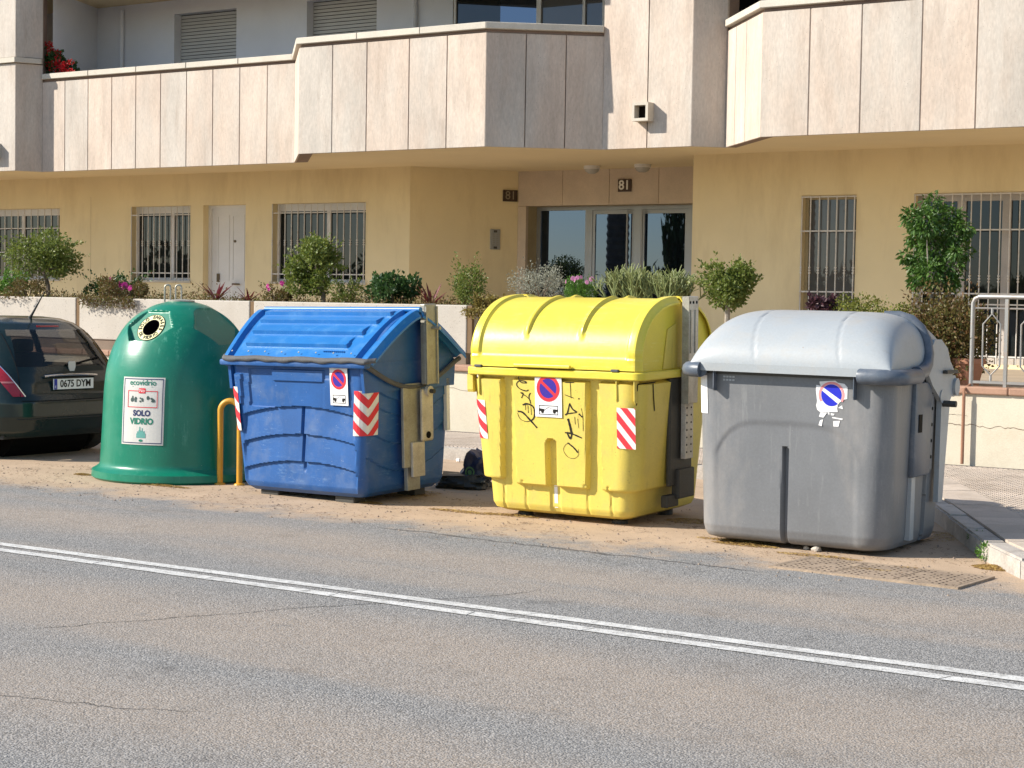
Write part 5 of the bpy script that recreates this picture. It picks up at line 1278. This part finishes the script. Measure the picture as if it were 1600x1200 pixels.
for k, fs in parts.items():
    used = sorted({i for f in fs for i in f}); ix = {a: b for b, a in enumerate(used)}
    if k == 'side_window':
        for s_ in (-1, 1):
            ff = [f for f in fs if V[f[0]][1]*s_ > 0]; us = sorted({i for f in ff for i in f}); ii = {a: b for b, a in enumerate(us)}
            mesh('side_window', [V[i] for i in us], [tuple(ii[i] for i in f) for f in ff], 'carglass', car, True, 60)
    else: mesh(k, [V[i] for i in used], [tuple(ix[i] for i in f) for f in fs], {'body': 'carpaint', 'bumper': 'carpaint'}.get(k, 'carglass'), car, True, 60)
MB().box(-3.5, -.2, -.72, .72, .20, .30).build('underbody', 'carplastic', car)
for wx in (-.64, -3.02):
    for s_ in (-1, 1):
        wl = bpy.data.objects.new('wheel', None); link(wl, car); wl.location = (wx, s_*.72, .29); wl.rotation_euler = (PI/2*s_, 0, 0)
        MB().lathe([(.17, -.08), (.25, -.095), (.28, -.08), (.29, -.05), (.29, .05), (.28, .08), (.25, .095), (.17, .08)], 36).build('tyre', 'tyre', wl, True)
        MB().lathe([(.03, -.06), (.10, -.055), (.17, -.075), (.175, -.05), (.175, .05)], 24).build('rim', 'rimalloy', wl, True)
        MB().lathe([(.02, 0), (.345, 0), (.345, .3), (.34, .3)], 24).xf(Matrix.Translation((0, 0, -.0))).build('arch_liner', 'black', wl) if False else None
    MB().tube([(wx, -.5, .29), (wx, .5, .29)], .34, 24).build('arch_liner', 'black', car)
fc = Frame(car)
def surf(px, py):
    """point of the photo on the tail of the car"""
    X = 0.
    for _ in range(30): p = fc.fx(px, py, X); xr, xf, hw, r = carK(p.z); ay = max(0, abs(p.y)-(hw-r)); X2 = xr-r+math.sqrt(max(0, r*r-min(ay, r)**2))+.045*(1-(p.y/hw)**2)*(1 if ay < r*.7 else 0); X += .6*(X2-X)
    return fc.fx(px, py, X)
def at_tail(y, z, off):
    xr, xf, hw, r = carK(z); ay = max(0, abs(y)-(hw-r)); bow = .045*(1-(y/hw)**2); x = xr-r+math.sqrt(max(0, r*r-min(ay, r)**2))+bow
    a = math.asin(min(1, ay/r)); n = Vector((math.cos(a), math.copysign(math.sin(a), y), .15)); return Vector((x, y, z))+n*off
# number plate, handle bar, badge, lights
c = surf(112, 599); pn = bpy.data.objects.new('number_plate', None); link(pn, car)
px0 = at_tail(c.y, c.z, .02).x+.012
MB().bbox(px0-.012, px0, c.y-.26, c.y+.26, c.z-.057, c.z+.057, .004).build('plate', flat('platewhite', (228, 230, 226), .35), pn)
MB().box(px0, px0+.001, c.y-.255, c.y-.215, c.z-.05, c.z+.05).build('blue_band', flat('eublue', (30, 50, 150)), pn); text('E', .035, 'stickerwhite', pn, face((px0+.0015, c.y-.235, c.z-.028), (0, 1, 0)), depth=.0004)
text('0675 DYM', .098, 'ink', pn, face((px0+.0012, c.y+.022, c.z), (0, 1, 0)), bold=.0022, sx=.93, depth=.0005)
fr_ = MB()
for q in ((-.262, .262, .052, .058), (-.262, .262, -.058, -.052)): fr_.box(px0-.004, px0+.002, c.y+q[0], c.y+q[1], c.z+q[2], c.z+q[3])
fr_.build('plate_frame', 'black', pn)
h = surf(110, 588); zc = surf(110, 586).z
MB().tube([at_tail(y, zc+.004-.012*((y-c.y)/.34)**2, .02) for y in lin(c.y-.34, c.y+.34, 16)], .013, 8).build('boot_handle', 'chrome', car, True)
b0 = surf(111, 574); V = []; n0_ = Vector((1, 0, .15)); base = at_tail(b0.y, b0.z, .008)
MB().prism([base+Vector((0, dy, dz)) for dy, dz in ((-.045, .05), (-.03, .06), (.03, .06), (.045, .05), (.045, .005), (.025, -.045), (0, -.06), (-.025, -.045), (-.045, .005))], (.008, 0, 0)).build('badge', 'plategrey', car, True, 30)
for s_ in (-1, 1):
    def lampf(u, v):
        z = lerp(.62, .94, v); w0 = lerp(.60, .735, v); w1 = lerp(.70, .86, v)
        hw = carK(z)[2]; r = carK(z)[3]; L0 = lerp(w0, w1, u); t = (L0-(hw-r)); a = max(0, min(1.45, t/r*1.15)); xr = carK(z)[0]
        return Vector((xr-r+(r+.010)*math.cos(a)+.012, s_*((hw-r)+(r+.010)*math.sin(a)), z))
    tl = bpy.data.objects.new('tail_light', None); link(tl, car)
    V, F = grid(14, 20, lampf, flip=s_ < 0); mesh('lens', V, F, 'tailred', tl, True)
    V, F = grid(14, 3, lambda u, v: lampf(u, .40+.05*v)+Vector((.003, s_*.001, 0)), flip=s_ < 0); mesh('pale_band', V, F, 'tailpale', tl, True)
    MB().tube([lampf(0, v)+Vector((.002, 0, 0)) for v in lin(0, 1, 12)], .006, 6).build('chrome_trim', 'chrome', tl, True)
zb_ = 1.285; MB().tube([at_tail(y, zb_, -.005) for y in lin(-.14, .14, 8)], .012, 6).build('brake_light', 'tailred', car, True)
pr = fc.fy(53, 497, 0); MB().tube([(-.66, -.0, 1.355), (-.62, 0, 1.40), (-.43, 0, 1.64)], [.02, .012, .004], 8).build('antenna', 'carplastic', car, True)
for s_ in (-.34, .34):
    MB().bbox(-1.20, -1.06, s_-.22, s_+.22, .5, 1.0, .04).build('rear_seat', 'seat', car, True); MB().bbox(-1.20, -1.10, s_-.12, s_+.12, 1.0, 1.14, .03).build('headrest', 'seat', car, True)
MB().box(-1.0, -.25, -.6, .6, .82, .84).build('parcel_shelf', 'seat', car); MB().tube([at_tail(y, .91+.16*max(0, y), .012) for y in lin(-.06, .42, 8)], .010, 6).build('wiper', 'black', car, True)
for s_ in (-1, 1): MB().tube([at_tail(s_*lerp(.66, .56, (z-.62)/.6), z, .0015) for z in lin(.60, 1.22, 12)], .0035, 5).build('hatch_seam', 'black', car, True)
MB().tube([at_tail(y, .575, .0015) for y in lin(-.66, .66, 20)], .004, 5).build('bumper_seam', 'black', car, True)
MB().tube([at_tail(y, .40, .003) for y in lin(-.70, .70, 20)], .006, 5).build('bumper_crease', 'carplastic', car, True)
MB().box(-.10, -.02, -.25, .30, .26, .36).build('rear_diffuser', 'carplastic', car)
# ------------------------------------------------------------------ plants
mat('bark', (.17, .135, .10), .9, var=.25, fine=.2, bump=.6, bs=60); mat('barkpale', (.30, .26, .21), .9, var=.2, fine=.15, bump=.5)
leafmat('jade', (.085, .14, .022), (.22, .25, .055)); leafmat('darkgreen', (.022, .065, .018), (.07, .14, .035)); leafmat('freshgreen', (.06, .17, .02), (.14, .27, .04)); leafmat('redgreen', (.16, .075, .035), (.13, .15, .035))
leafmat('silver', (.22, .23, .17), (.36, .36, .29), .25, .7); leafmat('ficus', (.030, .085, .014), (.10, .19, .03), .3, .42); leafmat('cordyline', (.10, .012, .022), (.22, .045, .05), .3, .4); leafmat('sedum', (.20, .13, .035), (.30, .26, .07)); leafmat('purple', (.045, .018, .028), (.10, .04, .05), .2)
leafmat('pencil', (.14, .19, .055), (.30, .32, .13), .1, .5); leafmat('hedge', (.10, .14, .02), (.26, .26, .05)); leafmat('palm', (.02, .05, .012), (.06, .11, .03), .2); leafmat('magenta', (.45, .015, .22), (.60, .06, .34), .3); leafmat('pinkpetal', (.55, .22, .42), (.7, .36, .55), .3); leafmat('geranium', (.42, .006, .010), (.58, .02, .025), .3)
def leaf_mesh(name, P, D, size, m, parent, rg, aspect=.55, up=.35, jit=.9, fold=.25):
    """leaves at points P leaning along directions D"""
    P = np.asarray(P, float); D = np.asarray(D, float); n = len(P)
    d = D/np.maximum(1e-6, np.linalg.norm(D, axis=1))[:, None]+rg.normal(0, jit, (n, 3))+np.array([0, 0, up]); d /= np.linalg.norm(d, axis=1)[:, None]
    a = np.cross(d, rg.normal(0, 1, (n, 3))); a /= np.linalg.norm(a, axis=1)[:, None]; nn = np.cross(d, a)
    s = (size*rg.uniform(.6, 1.25, n))[:, None]; w_ = s*aspect*.5
    v0 = P; v1 = P+d*s*.5+a*w_+nn*s*fold*.3; v2 = P+d*s; v3 = P+d*s*.5-a*w_+nn*s*fold*.3
    V = np.stack([v0, v1, v2, v3], 1).reshape(-1, 3); k = np.arange(n)*4
    F = np.concatenate([np.stack([k, k+1, k+2], 1), np.stack([k, k+2, k+3], 1)])
    me = bpy.data.meshes.new(name); me.from_pydata(V.tolist(), [], F.tolist()); me.materials.append(MATS[m])
    t = np.repeat(np.clip(rg.beta(1.6, 1.6, n), 0, 1), 4); at_ = me.attributes.new('tone', 'FLOAT', 'POINT'); at_.data.foreach_set('value', t.astype('f'))
    return link(bpy.data.objects.new(name, me), parent)
def cloud(rg, blobs, n, shell=.55):
    """points in a set of ellipsoid clumps, denser towards their skins"""
    vol = np.array([b[3]*b[4]*b[5] for b in blobs])**.75; pk = rg.choice(len(blobs), n, p=vol/vol.sum()); P = []; D = []
    for i in pk:
        x, y, z, a, b_, c = blobs[i]; d = rg.normal(0, 1, 3); d /= np.linalg.norm(d); r = (shell+(1-shell)*rg.uniform())**.8*rg.uniform(.8, 1.08)
        P.append((x+d[0]*a*r, y+d[1]*b_*r, z+d[2]*c*r)); D.append(d)
    return P, D
def clumps(rg, n, rx, ry, rz, cz, r, squash=1.0):
    out = []
    for k in range(n):
        d = rg.normal(0, 1, 3); d /= np.linalg.norm(d); q = rg.uniform(.45, .88); s = r*rg.uniform(.5, 1.4)
        out.append((d[0]*rx*q, d[1]*ry*q, cz+d[2]*rz*q, s, s, s*squash))
    return out
def bush(name, label, cat, px0, px1, ytop, ybase, Y, leaf, n, size, seed, zbase=None, aspect=.55, nclump=9, stems=5, hang=None, bark='bark', group=None, tall=1.0, up=.35):
    rg = np.random.default_rng(seed); a, b_ = at(px0, ybase, Y), at(px1, ybase, Y); t = at((px0+px1)/2, ytop, Y); zb = zbase if zbase is not None else at((px0+px1)/2, ybase, Y).z
    w_ = (b_.x-a.x); h = t.z-zb; o = thing(name, label, cat, ((a.x+b_.x)/2, Y, zb), group=group)
    bl_ = clumps(rg, nclump, w_*.50, min(w_*.45, .35), h*.46, h*.50, min(w_, h)*.32)
    P, D = cloud(rg, bl_, n)
    P2 = []; D2 = []
    for p, d in zip(P, D):
        if p[2] > .01: P2.append(p); D2.append(d)
    for _ in range(22):                          # straggling shoots
        a0 = rg.uniform(0, 2*PI); sx_ = math.cos(a0)*w_*.45; top = h*rg.uniform(.75, 1.25)
        for q in np.linspace(.55, 1, 8): P2.append((sx_*q*.9+rg.normal(0, .008), math.sin(a0)*.15*q, top*q)); D2.append((sx_*.5, 0, .6))
    if hang:
        for _ in range(int(n*hang[0])): P2.append((rg.uniform(-w_*.4, w_*.4), -abs(rg.normal(0, .05))-(Y-PY)-.02, -rg.beta(1, 2.2)*hang[1]+.02)); D2.append((rg.normal(0, .3), -.6, -.5))
    leaf_mesh('foliage', P2, D2, size, leaf, o, rg, aspect, up)
    b = MB()
    for k in range(stems):
        c = bl_[k % len(bl_)]; b.tube([(rg.normal(0, .03), rg.normal(0, .02), -.03), (c[0]*.4, c[1]*.4, c[2]*.5), (c[0], c[1], c[2])], [.012, .009, .004], 5)
    b.build('stems', bark, o, True); return o
def flowers(o, pts, m, r=.03, petals=7):
    me = None
    for (x, y, z) in pts:
        if me is None:
            b = MB(); k = 0
            for i in range(petals):
                a = 2*PI*i/petals; d = Vector((math.cos(a), 0, math.sin(a))); q = Vector((-d.z, 0, d.x)); b.add([(0, 0, 0), d*r*.6+q*r*.28+Vector((0, -.004, 0)), d*r+Vector((0, .004, 0)), d*r*.6-q*r*.28+Vector((0, -.004, 0))], [(0, 1, 2), (0, 2, 3)])
            f = b.build('flower', m, o); me = f.data; at_ = me.attributes.new('tone', 'FLOAT', 'POINT'); at_.data.foreach_set('value', np.random.default_rng(1).uniform(0, 1, len(me.vertices)).astype('f'))
        else: f = link(bpy.data.objects.new('flower', me), o)
        f.location = (x, y, z); f.rotation_euler = (random.uniform(-.6, .3), random.uniform(0, 3), random.uniform(-.7, .7)); s_ = random.uniform(.75, 1.2); f.scale = (s_, s_, s_)
def loc_pts(o, pix, Y): return [tuple(at(x, y, Y)-o.location) for x, y in pix]
def ball_tree(name, label, px, ytop, ybot, pw, ybase, Y, leaf, n, size, seed, trunk, aspect=.6, bark='bark'):
    rg = np.random.default_rng(seed); base = at(trunk[0][0], ybase, Y); o = thing(name, label, 'tree', base)
    c = at(px, (ytop+ybot)/2, Y)-base; rz = (at(px, ytop, Y).z-at(px, ybot, Y).z)/2; rx = (at(px+pw/2, ybot, Y).x-at(px-pw/2, ybot, Y).x)/2
    bl_ = [(c.x+x, y, c.z+z, a, b_, d) for x, y, z, a, b_, d in clumps(rg, 20, rx*1.0, rx*.85, rz*1.0, 0, rx*.42, .85)]
    P, D = cloud(rg, bl_, n, .45)
    for _ in range(60):                          # twigs poking out of the outline
        d = rg.normal(0, 1, 3); d[2] = abs(d[2])*.8; d /= np.linalg.norm(d)
        for q in np.linspace(.85, rg.uniform(1.05, 1.42), 10): P.append((c.x+d[0]*rx*q, d[1]*rx*q, c.z+d[2]*rz*q)); D.append(d)
    leaf_mesh('crown', P, D, size, leaf, o, rg, aspect)
    b = MB(); zdn = base.z-TER
    T = [Vector((at(x, y, Y)-base)) for x, y in trunk]; b.tube([T[0]+Vector((0, 0, -zdn))]+T[1:], [.035]+[.03-.01*k/len(T) for k in range(len(T)-1)], 8)
    for k in bl_[:12]: b.tube([T[-1], T[-1].lerp(Vector(k[:3]), .55)+Vector((0, 0, .02)), Vector(k[:3])], [.016, .010, .004], 5)
    b.build('trunk', bark, o, True); return o
YP = 17.35
ball_tree('ball_tree', 'leftmost round-crowned dwarf tree, yellow-green with a bent trunk, above the parked car', 66, 368, 436, 82, 466, YP, 'jade', 6500, .044, 11, [(80, 462), (75, 446), (72, 436), (68, 425)])
ball_tree('ball_tree', 'round-crowned dwarf tree above the blue bin, before the barred window', 493, 378, 462, 70, 472, YP, 'jade', 6500, .044, 12, [(508, 472), (505, 458), (498, 448), (494, 436)])
ball_tree('jade_tree', 'multi-stemmed jade tree in the gap between yellow and grey bins', 1136, 404, 484, 78, 500, YP, 'jade', 6500, .042, 13, [(1135, 500), (1137, 480), (1140, 466), (1140, 450)], bark='barkpale')
bush('shrub', 'bright green leafy shrub at the far left edge behind the dwarf tree', 'shrub', -25, 36, 420, 464, YP+.2, 'freshgreen', 1500, .05, 21)
bush('trailing_plant', 'reddish trailing succulents spilling over the planter above the car', 'plant', 5, 82, 436, 464, PY+.2, 'redgreen', 1700, .03, 22, hang=(.10, .06))
o = bush('trailing_plant', 'trailing dewplant with magenta flowers spilling down the planter panel', 'plant', 140, 245, 434, 466, PY+.22, 'redgreen', 3000, .032, 23, hang=(.45, .17), nclump=12)
flowers(o, loc_pts(o, [(172, 436), (188, 446), (191, 449), (195, 446), (203, 450), (186, 443)], PY+.05), 'magenta', .045, 12)
bush('shrub', 'dark green shrub behind the magenta trailing dewplant', 'shrub', 105, 255, 430, 464, YP+.25, 'darkgreen', 2000, .045, 24)
def cordyline(label, px, ytop, ybase, pw, seed, n=22):
    rg = np.random.default_rng(seed); base = at(px, ybase, YP); o = thing('cordyline', label, 'plant', base); h = at(px, ytop, YP).z-base.z; w_ = (at(px+pw/2, ybase, YP).x-at(px-pw/2, ybase, YP).x)/2
    V = []; F = []; T = []
    for k in range(n):
        a = rg.uniform(0, 2*PI); l = rg.uniform(.55, 1.1); rise = rg.uniform(.45, 1.0); d = np.array([math.cos(a), math.sin(a)*.7]); q = np.array([-d[1], d[0]]); m_ = 6; tn = rg.uniform()
        for i in range(m_):
            t = i/(m_-1); r = w_*l*t*(1.15-.25*rise); z = h*rise*(t**.85)-h*.16*(t**3)*(1.2-rise); ww = .018*math.sin(PI*(.12+.86*t))
            k0 = len(V); V += [(d[0]*r-q[0]*ww, d[1]*r-q[1]*ww, z), (d[0]*r+q[0]*ww, d[1]*r+q[1]*ww, z+.003)]; T += [tn]*2
            if i: F.append((k0-2, k0-1, k0+1, k0))
    b = mesh('blades', V, F, 'cordyline', o); at_ = b.data.attributes.new('tone', 'FLOAT', 'POINT'); at_.data.foreach_set('value', T); MB().tube([(0, 0, -.06), (0, 0, .05)], .025, 6).build('stem', 'bark', o); return o
cordyline('red spiky cordyline just right of the green igloo\'s lifting loops', 338, 438, 472, 66, 31); cordyline('smallest red spiky cordyline, above the left end of the blue bin', 389, 447, 474, 40, 32, 14); cordyline('red spiky cordyline above the right end of the blue bin', 674, 438, 482, 62, 33)
o = bush('shrub', 'low shrub with a few magenta flowers behind the blue bin\'s left end', 'shrub', 402, 458, 446, 474, YP-.1, 'redgreen', 1300, .032, 25); flowers(o, loc_pts(o, [(418, 447), (441, 443), (420, 452)], YP-.2), 'magenta', .04, 8)
bush('shrub', 'small yellow-green shrub right of the dwarf tree above the blue bin', 'shrub', 522, 568, 438, 476, YP, 'jade', 1100, .036, 26)
bush('shrub', 'dark glossy green shrub under the corner of the yellow wall', 'shrub', 574, 658, 434, 478, YP, 'darkgreen', 2000, .055, 27, aspect=.65)
bush('shrub', 'upright two-pronged jade shrub left of the yellow bin', 'shrub', 703, 752, 412, 482, YP, 'jade', 2000, .036, 28, nclump=7)
bush('trailing_plant', 'orange-tinged sedum spilling over the planter end beside the yellow bin', 'plant', 735, 792, 464, 492, PY+.14, 'sedum', 1900, .034, 29, zbase=1.50, hang=(.35, .14))
bush('shrub', 'silvery grey-leaved shrub behind the yellow lid, left of the pink daisies', 'shrub', 806, 886, 418, 475, YP+.1, 'silver', 3000, .024, 30, nclump=14, up=.6)
o = bush('daisy_bush', 'bright green bush topped with pink daisies behind the yellow lid', 'shrub', 880, 928, 438, 478, YP+.05, 'freshgreen', 2600, .032, 34, aspect=.3, up=.6); flowers(o, loc_pts(o, [(884, 440), (895, 435), (902, 434), (908, 433), (917, 441), (924, 436), (898, 437)], YP-.12), 'pinkpetal', .034, 10)
def pencil(label, px0, px1, ytop, ybase, seed, n):
    rg = np.random.default_rng(seed); base = at((px0+px1)/2, ybase, YP+.05); o = thing('pencil_cactus', label, 'plant', base); h = at(px0, ytop, YP).z-base.z; w_ = at(px1, ybase, YP).x-at(px0, ybase, YP).x; b = MB()
    for k in range(n):
        x0, y0 = rg.normal(0, w_*.16), rg.normal(0, .10); lean = rg.normal(0, .35, 2); hh = h*rg.uniform(.5, .95); p0 = Vector((x0, y0, 0)); p1 = p0+Vector((lean[0]*hh*.6+x0*.5, lean[1]*hh*.6, hh*.65)); b.tube([p0, p1], [.009, .007], 5)
        for j in range(4):
            q = p1+Vector((rg.normal(0, .06)+lean[0]*.05, rg.normal(0, .06), rg.uniform(.06, .17))); b.tube([p0.lerp(p1, rg.uniform(.6, 1)), q], [.007, .0055], 5)
            for i in range(3): b.tube([q-(q-p1)*rg.uniform(0, .5), q+Vector((rg.normal(0, .045), rg.normal(0, .045), rg.uniform(.03, .10)))], [.0055, .004], 4)
    m_ = b.build('branches', 'pencil', o, True); at_ = m_.data.attributes.new('tone', 'FLOAT', 'POINT'); at_.data.foreach_set('value', np.random.default_rng(seed).uniform(0, 1, len(m_.data.vertices)).astype('f')); return o
pencil('taller pencil-stemmed succulent behind the middle of the yellow lid', 946, 1040, 416, 490, 41, 42); pencil('shorter pencil-stemmed succulent behind the right end of the yellow lid', 1025, 1092, 432, 490, 42, 34)
bush('shrub', 'small dark purple plant below the narrow barred window', 'shrub', 1258, 1308, 466, 492, YP, 'purple', 700, .055, 43)
bush('hedge', 'low clipped yellow-green hedge seen over the grey lid', 'hedge', 1296, 1440, 469, 520, YP, 'hedge', 7000, .032, 44, nclump=26, zbase=1.2)
bush('hedge', 'tall reddish-brown hedge between the grey bin and the railing', 'hedge', 1420, 1534, 462, 606, YP-.15, 'redgreen', 15000, .040, 45, nclump=44, zbase=.88)
# weeping fig: several slim trunks under a tall crown of hanging leaves
rg = np.random.default_rng(50); base = at(1455, 500, YP+.2); base.z = TER; fi = thing('fig_tree', 'tall weeping fig with glossy drooping leaves before the barred glass door', 'tree', base)
bl_ = []
for px, py, r in ((1455, 318, 17), (1430, 340, 20), (1480, 338, 22), (1455, 350, 26), (1425, 372, 20), (1495, 365, 20), (1460, 385, 30), (1500, 392, 16), (1435, 410, 22), (1485, 415, 22), (1440, 440, 14), (1488, 440, 14), (1418, 400, 10), (1510, 358, 12), (1508, 395, 10), (1462, 425, 22)):
    c = at(px, py, YP+.2)-base; s_ = r/150.; bl_.append((c.x, rg.normal(0, .10), c.z, s_, s_*.9, s_))
P, D = cloud(rg, bl_, 4600, .35); leaf_mesh('crown', P, D, .062, 'ficus', fi, rg, .42, -.75, .6)
b = MB()
for k in range(7):
    c = bl_[(k*2+3) % len(bl_)]; x = rg.normal(0, .06); b.tube([(x, rg.normal(0, .05), .0), (x+rg.normal(0, .05), 0, .55), (lerp(x, c[0], .5), c[1]*.5, .95), (c[0], c[1], c[2])], [.022, .018, .013, .005], 6)
b.build('trunk', 'barkpale', fi, True)
mat('potclay', (.36, .17, .10), .8, bump=.2); q = at(1506, 600, 17.0); q.z = .872
pt = thing('flower_pot', 'terracotta pot standing on the garden wall behind the grey bin', 'pot', (q.x, 17.12, .86)); MB().lathe([(.10, 0), (.15, .22), (.165, .22), (.165, .27), (.14, .27), (.13, .23)], 24).build('pot', 'potclay', pt, True, 40); MB().lathe([(.0, .235), (.13, .235)], 20).build('earth', 'soil', pt)
# red geranium on the upper balcony
yb = 20.25; rg = np.random.default_rng(60); base = at(88, 118, yb); base.z -= .12; ge = thing('geranium', 'red-flowering geranium on the upper left balcony behind the parapet', 'plant', base)
bl_ = [((at(x, y, yb)-base).x, rg.normal(0, .08), (at(x, y, yb)-base).z, s_, s_, s_) for x, y, s_ in ((78, 100, .16), (92, 102, .16), (104, 108, .14), (82, 85, .12), (96, 92, .12), (112, 114, .1))]
P, D = cloud(rg, bl_, 900); leaf_mesh('foliage', P, D, .06, 'darkgreen', ge, rg, .9)
for k in range(22):
    x, y = rg.uniform(74, 112), 0; y = rg.uniform(66+(x-74)*.8, 112); p = at(x, y, yb-.15)-base; P, D = cloud(rg, [(p.x, p.y, p.z, .055, .05, .045)], 40); leaf_mesh('flower_head', P, D, .026, 'geranium', ge, rg, .9)
MB().tube([(0, 0, -.2), (0, 0, .3)], .02, 6).build('stems', 'bark', ge)
# low ground cover filling the planter between the shrubs
rg = np.random.default_rng(77); P = []; D = []
for _ in range(9000):
    x = rg.uniform(-21.5, jx[-1]-.15); h = .05+.07*(.5+.5*math.sin(x*3.1)*math.sin(x*1.3+1)); P.append((x, PY+rg.uniform(.02, .8), 1.49+abs(rg.normal(0, 1))*h*.8)); D.append((rg.normal(0, .3), -.2, .8))
gc_ = leaf_mesh('ground_cover', P, D, .036, 'redgreen', None, rg, .5); tag(gc_, 'low olive and reddish ground cover filling the planter between shrubs', 'ground cover', kind='stuff')
# weeds rooted in the kerb joint
for i, (px, py, lab) in enumerate(((1548, 862, 'small green weed growing on the sunlit corner of the kerb'), (1535, 842, 'small green weed in the shaded face of the kerb'))):
    p = onz(px, py+10, .02 if i else .02); rg = np.random.default_rng(70+i); o = thing('weed', lab, 'plant', (p.x-.03, p.y-.03, 0)); P, D = cloud(rg, [(0, 0, .06, .05, .05, .06)], 130); leaf_mesh('foliage', P, D, .035, 'freshgreen', o, rg, .4)

# ------------------------------------------------------------------ across the road, seen in the glass: palms and dark shrubs
def palm(label, x, y, h, seed):
    rg = np.random.default_rng(seed); o = thing('palm_tree', label, 'tree', (x, y, 0), group='palms across the road'); prof = []
    for i in range(60): z = h*i/59; prof.append((.37-.05*z/h+(.035 if i % 2 else 0), z))
    MB().lathe(prof, 12).build('trunk', 'bark', o); V = []; F = []; T = []
    for k in range(46):
        a = rg.uniform(0, 2*PI); e = rg.uniform(-.7, 1.3); L_ = rg.uniform(2.0, 2.9); d = Vector((math.cos(a), math.sin(a), 0)); q = Vector((-d.y, d.x, 0)); tn = rg.uniform()
        for i in range(1, 26):
            t = i/25; c = Vector((0, 0, h))+d*(L_*t*math.cos(e*.6))+Vector((0, 0, L_*t*math.sin(e)-1.3*t*t*(1.2-.4*e)))
            for s_ in (-1, 1):
                l = .45*math.sin(PI*(.1+.85*t)); tip = c+q*s_*l*.8+d*l*.6+Vector((0, 0, -.12*l-.1*rg.uniform())); k0 = len(V); V += [c, c+d*.05, tip]; F.append((k0, k0+1, k0+2)); T += [tn]*3
    m_ = mesh('fronds', V, F, 'palm', o); at_ = m_.data.attributes.new('tone', 'FLOAT', 'POINT'); at_.data.foreach_set('value', T); return o
pm = palm('date palm across the road, seen only mirrored in the glass', -29.75, -2.3, 7.2, 80)
for x, y in ((-22.6, -5.0), (-36.5, -3.2), (-44, -2.6), (-51, -4)):
    c = copy_thing(pm); c.location = (x, y, 0); c.rotation_euler.z = x
rg = np.random.default_rng(90); sb = thing('roadside_shrub', 'dark shrub across the road, seen only mirrored in the windows', 'shrub', (-31, -3.6, 0), group='shrubs across the road')
P, D = cloud(rg, clumps(rg, 16, 2.2, 1.0, .9, 1.1, .6), 3200); leaf_mesh('foliage', P, D, .22, 'palm', sb, rg)
for x in (-27.2, -24, -35, -39, -43, -47.5, -20.5, -52):
    c = copy_thing(sb); c.location = (x, -3.4+.6*math.sin(x), 0); c.rotation_euler.z = x*1.3; s_ = 1.05+.4*abs(math.sin(x*2)); c.scale = (s_, s_, s_*1.15)
c = copy_thing(sb, 'tall dense dark tree across the road, mirrored in the right entrance door'); c.location = (-27.6, -3.0, -.5); c.scale = (.55, .6, 3.2)
bpy.context.view_layer.update()
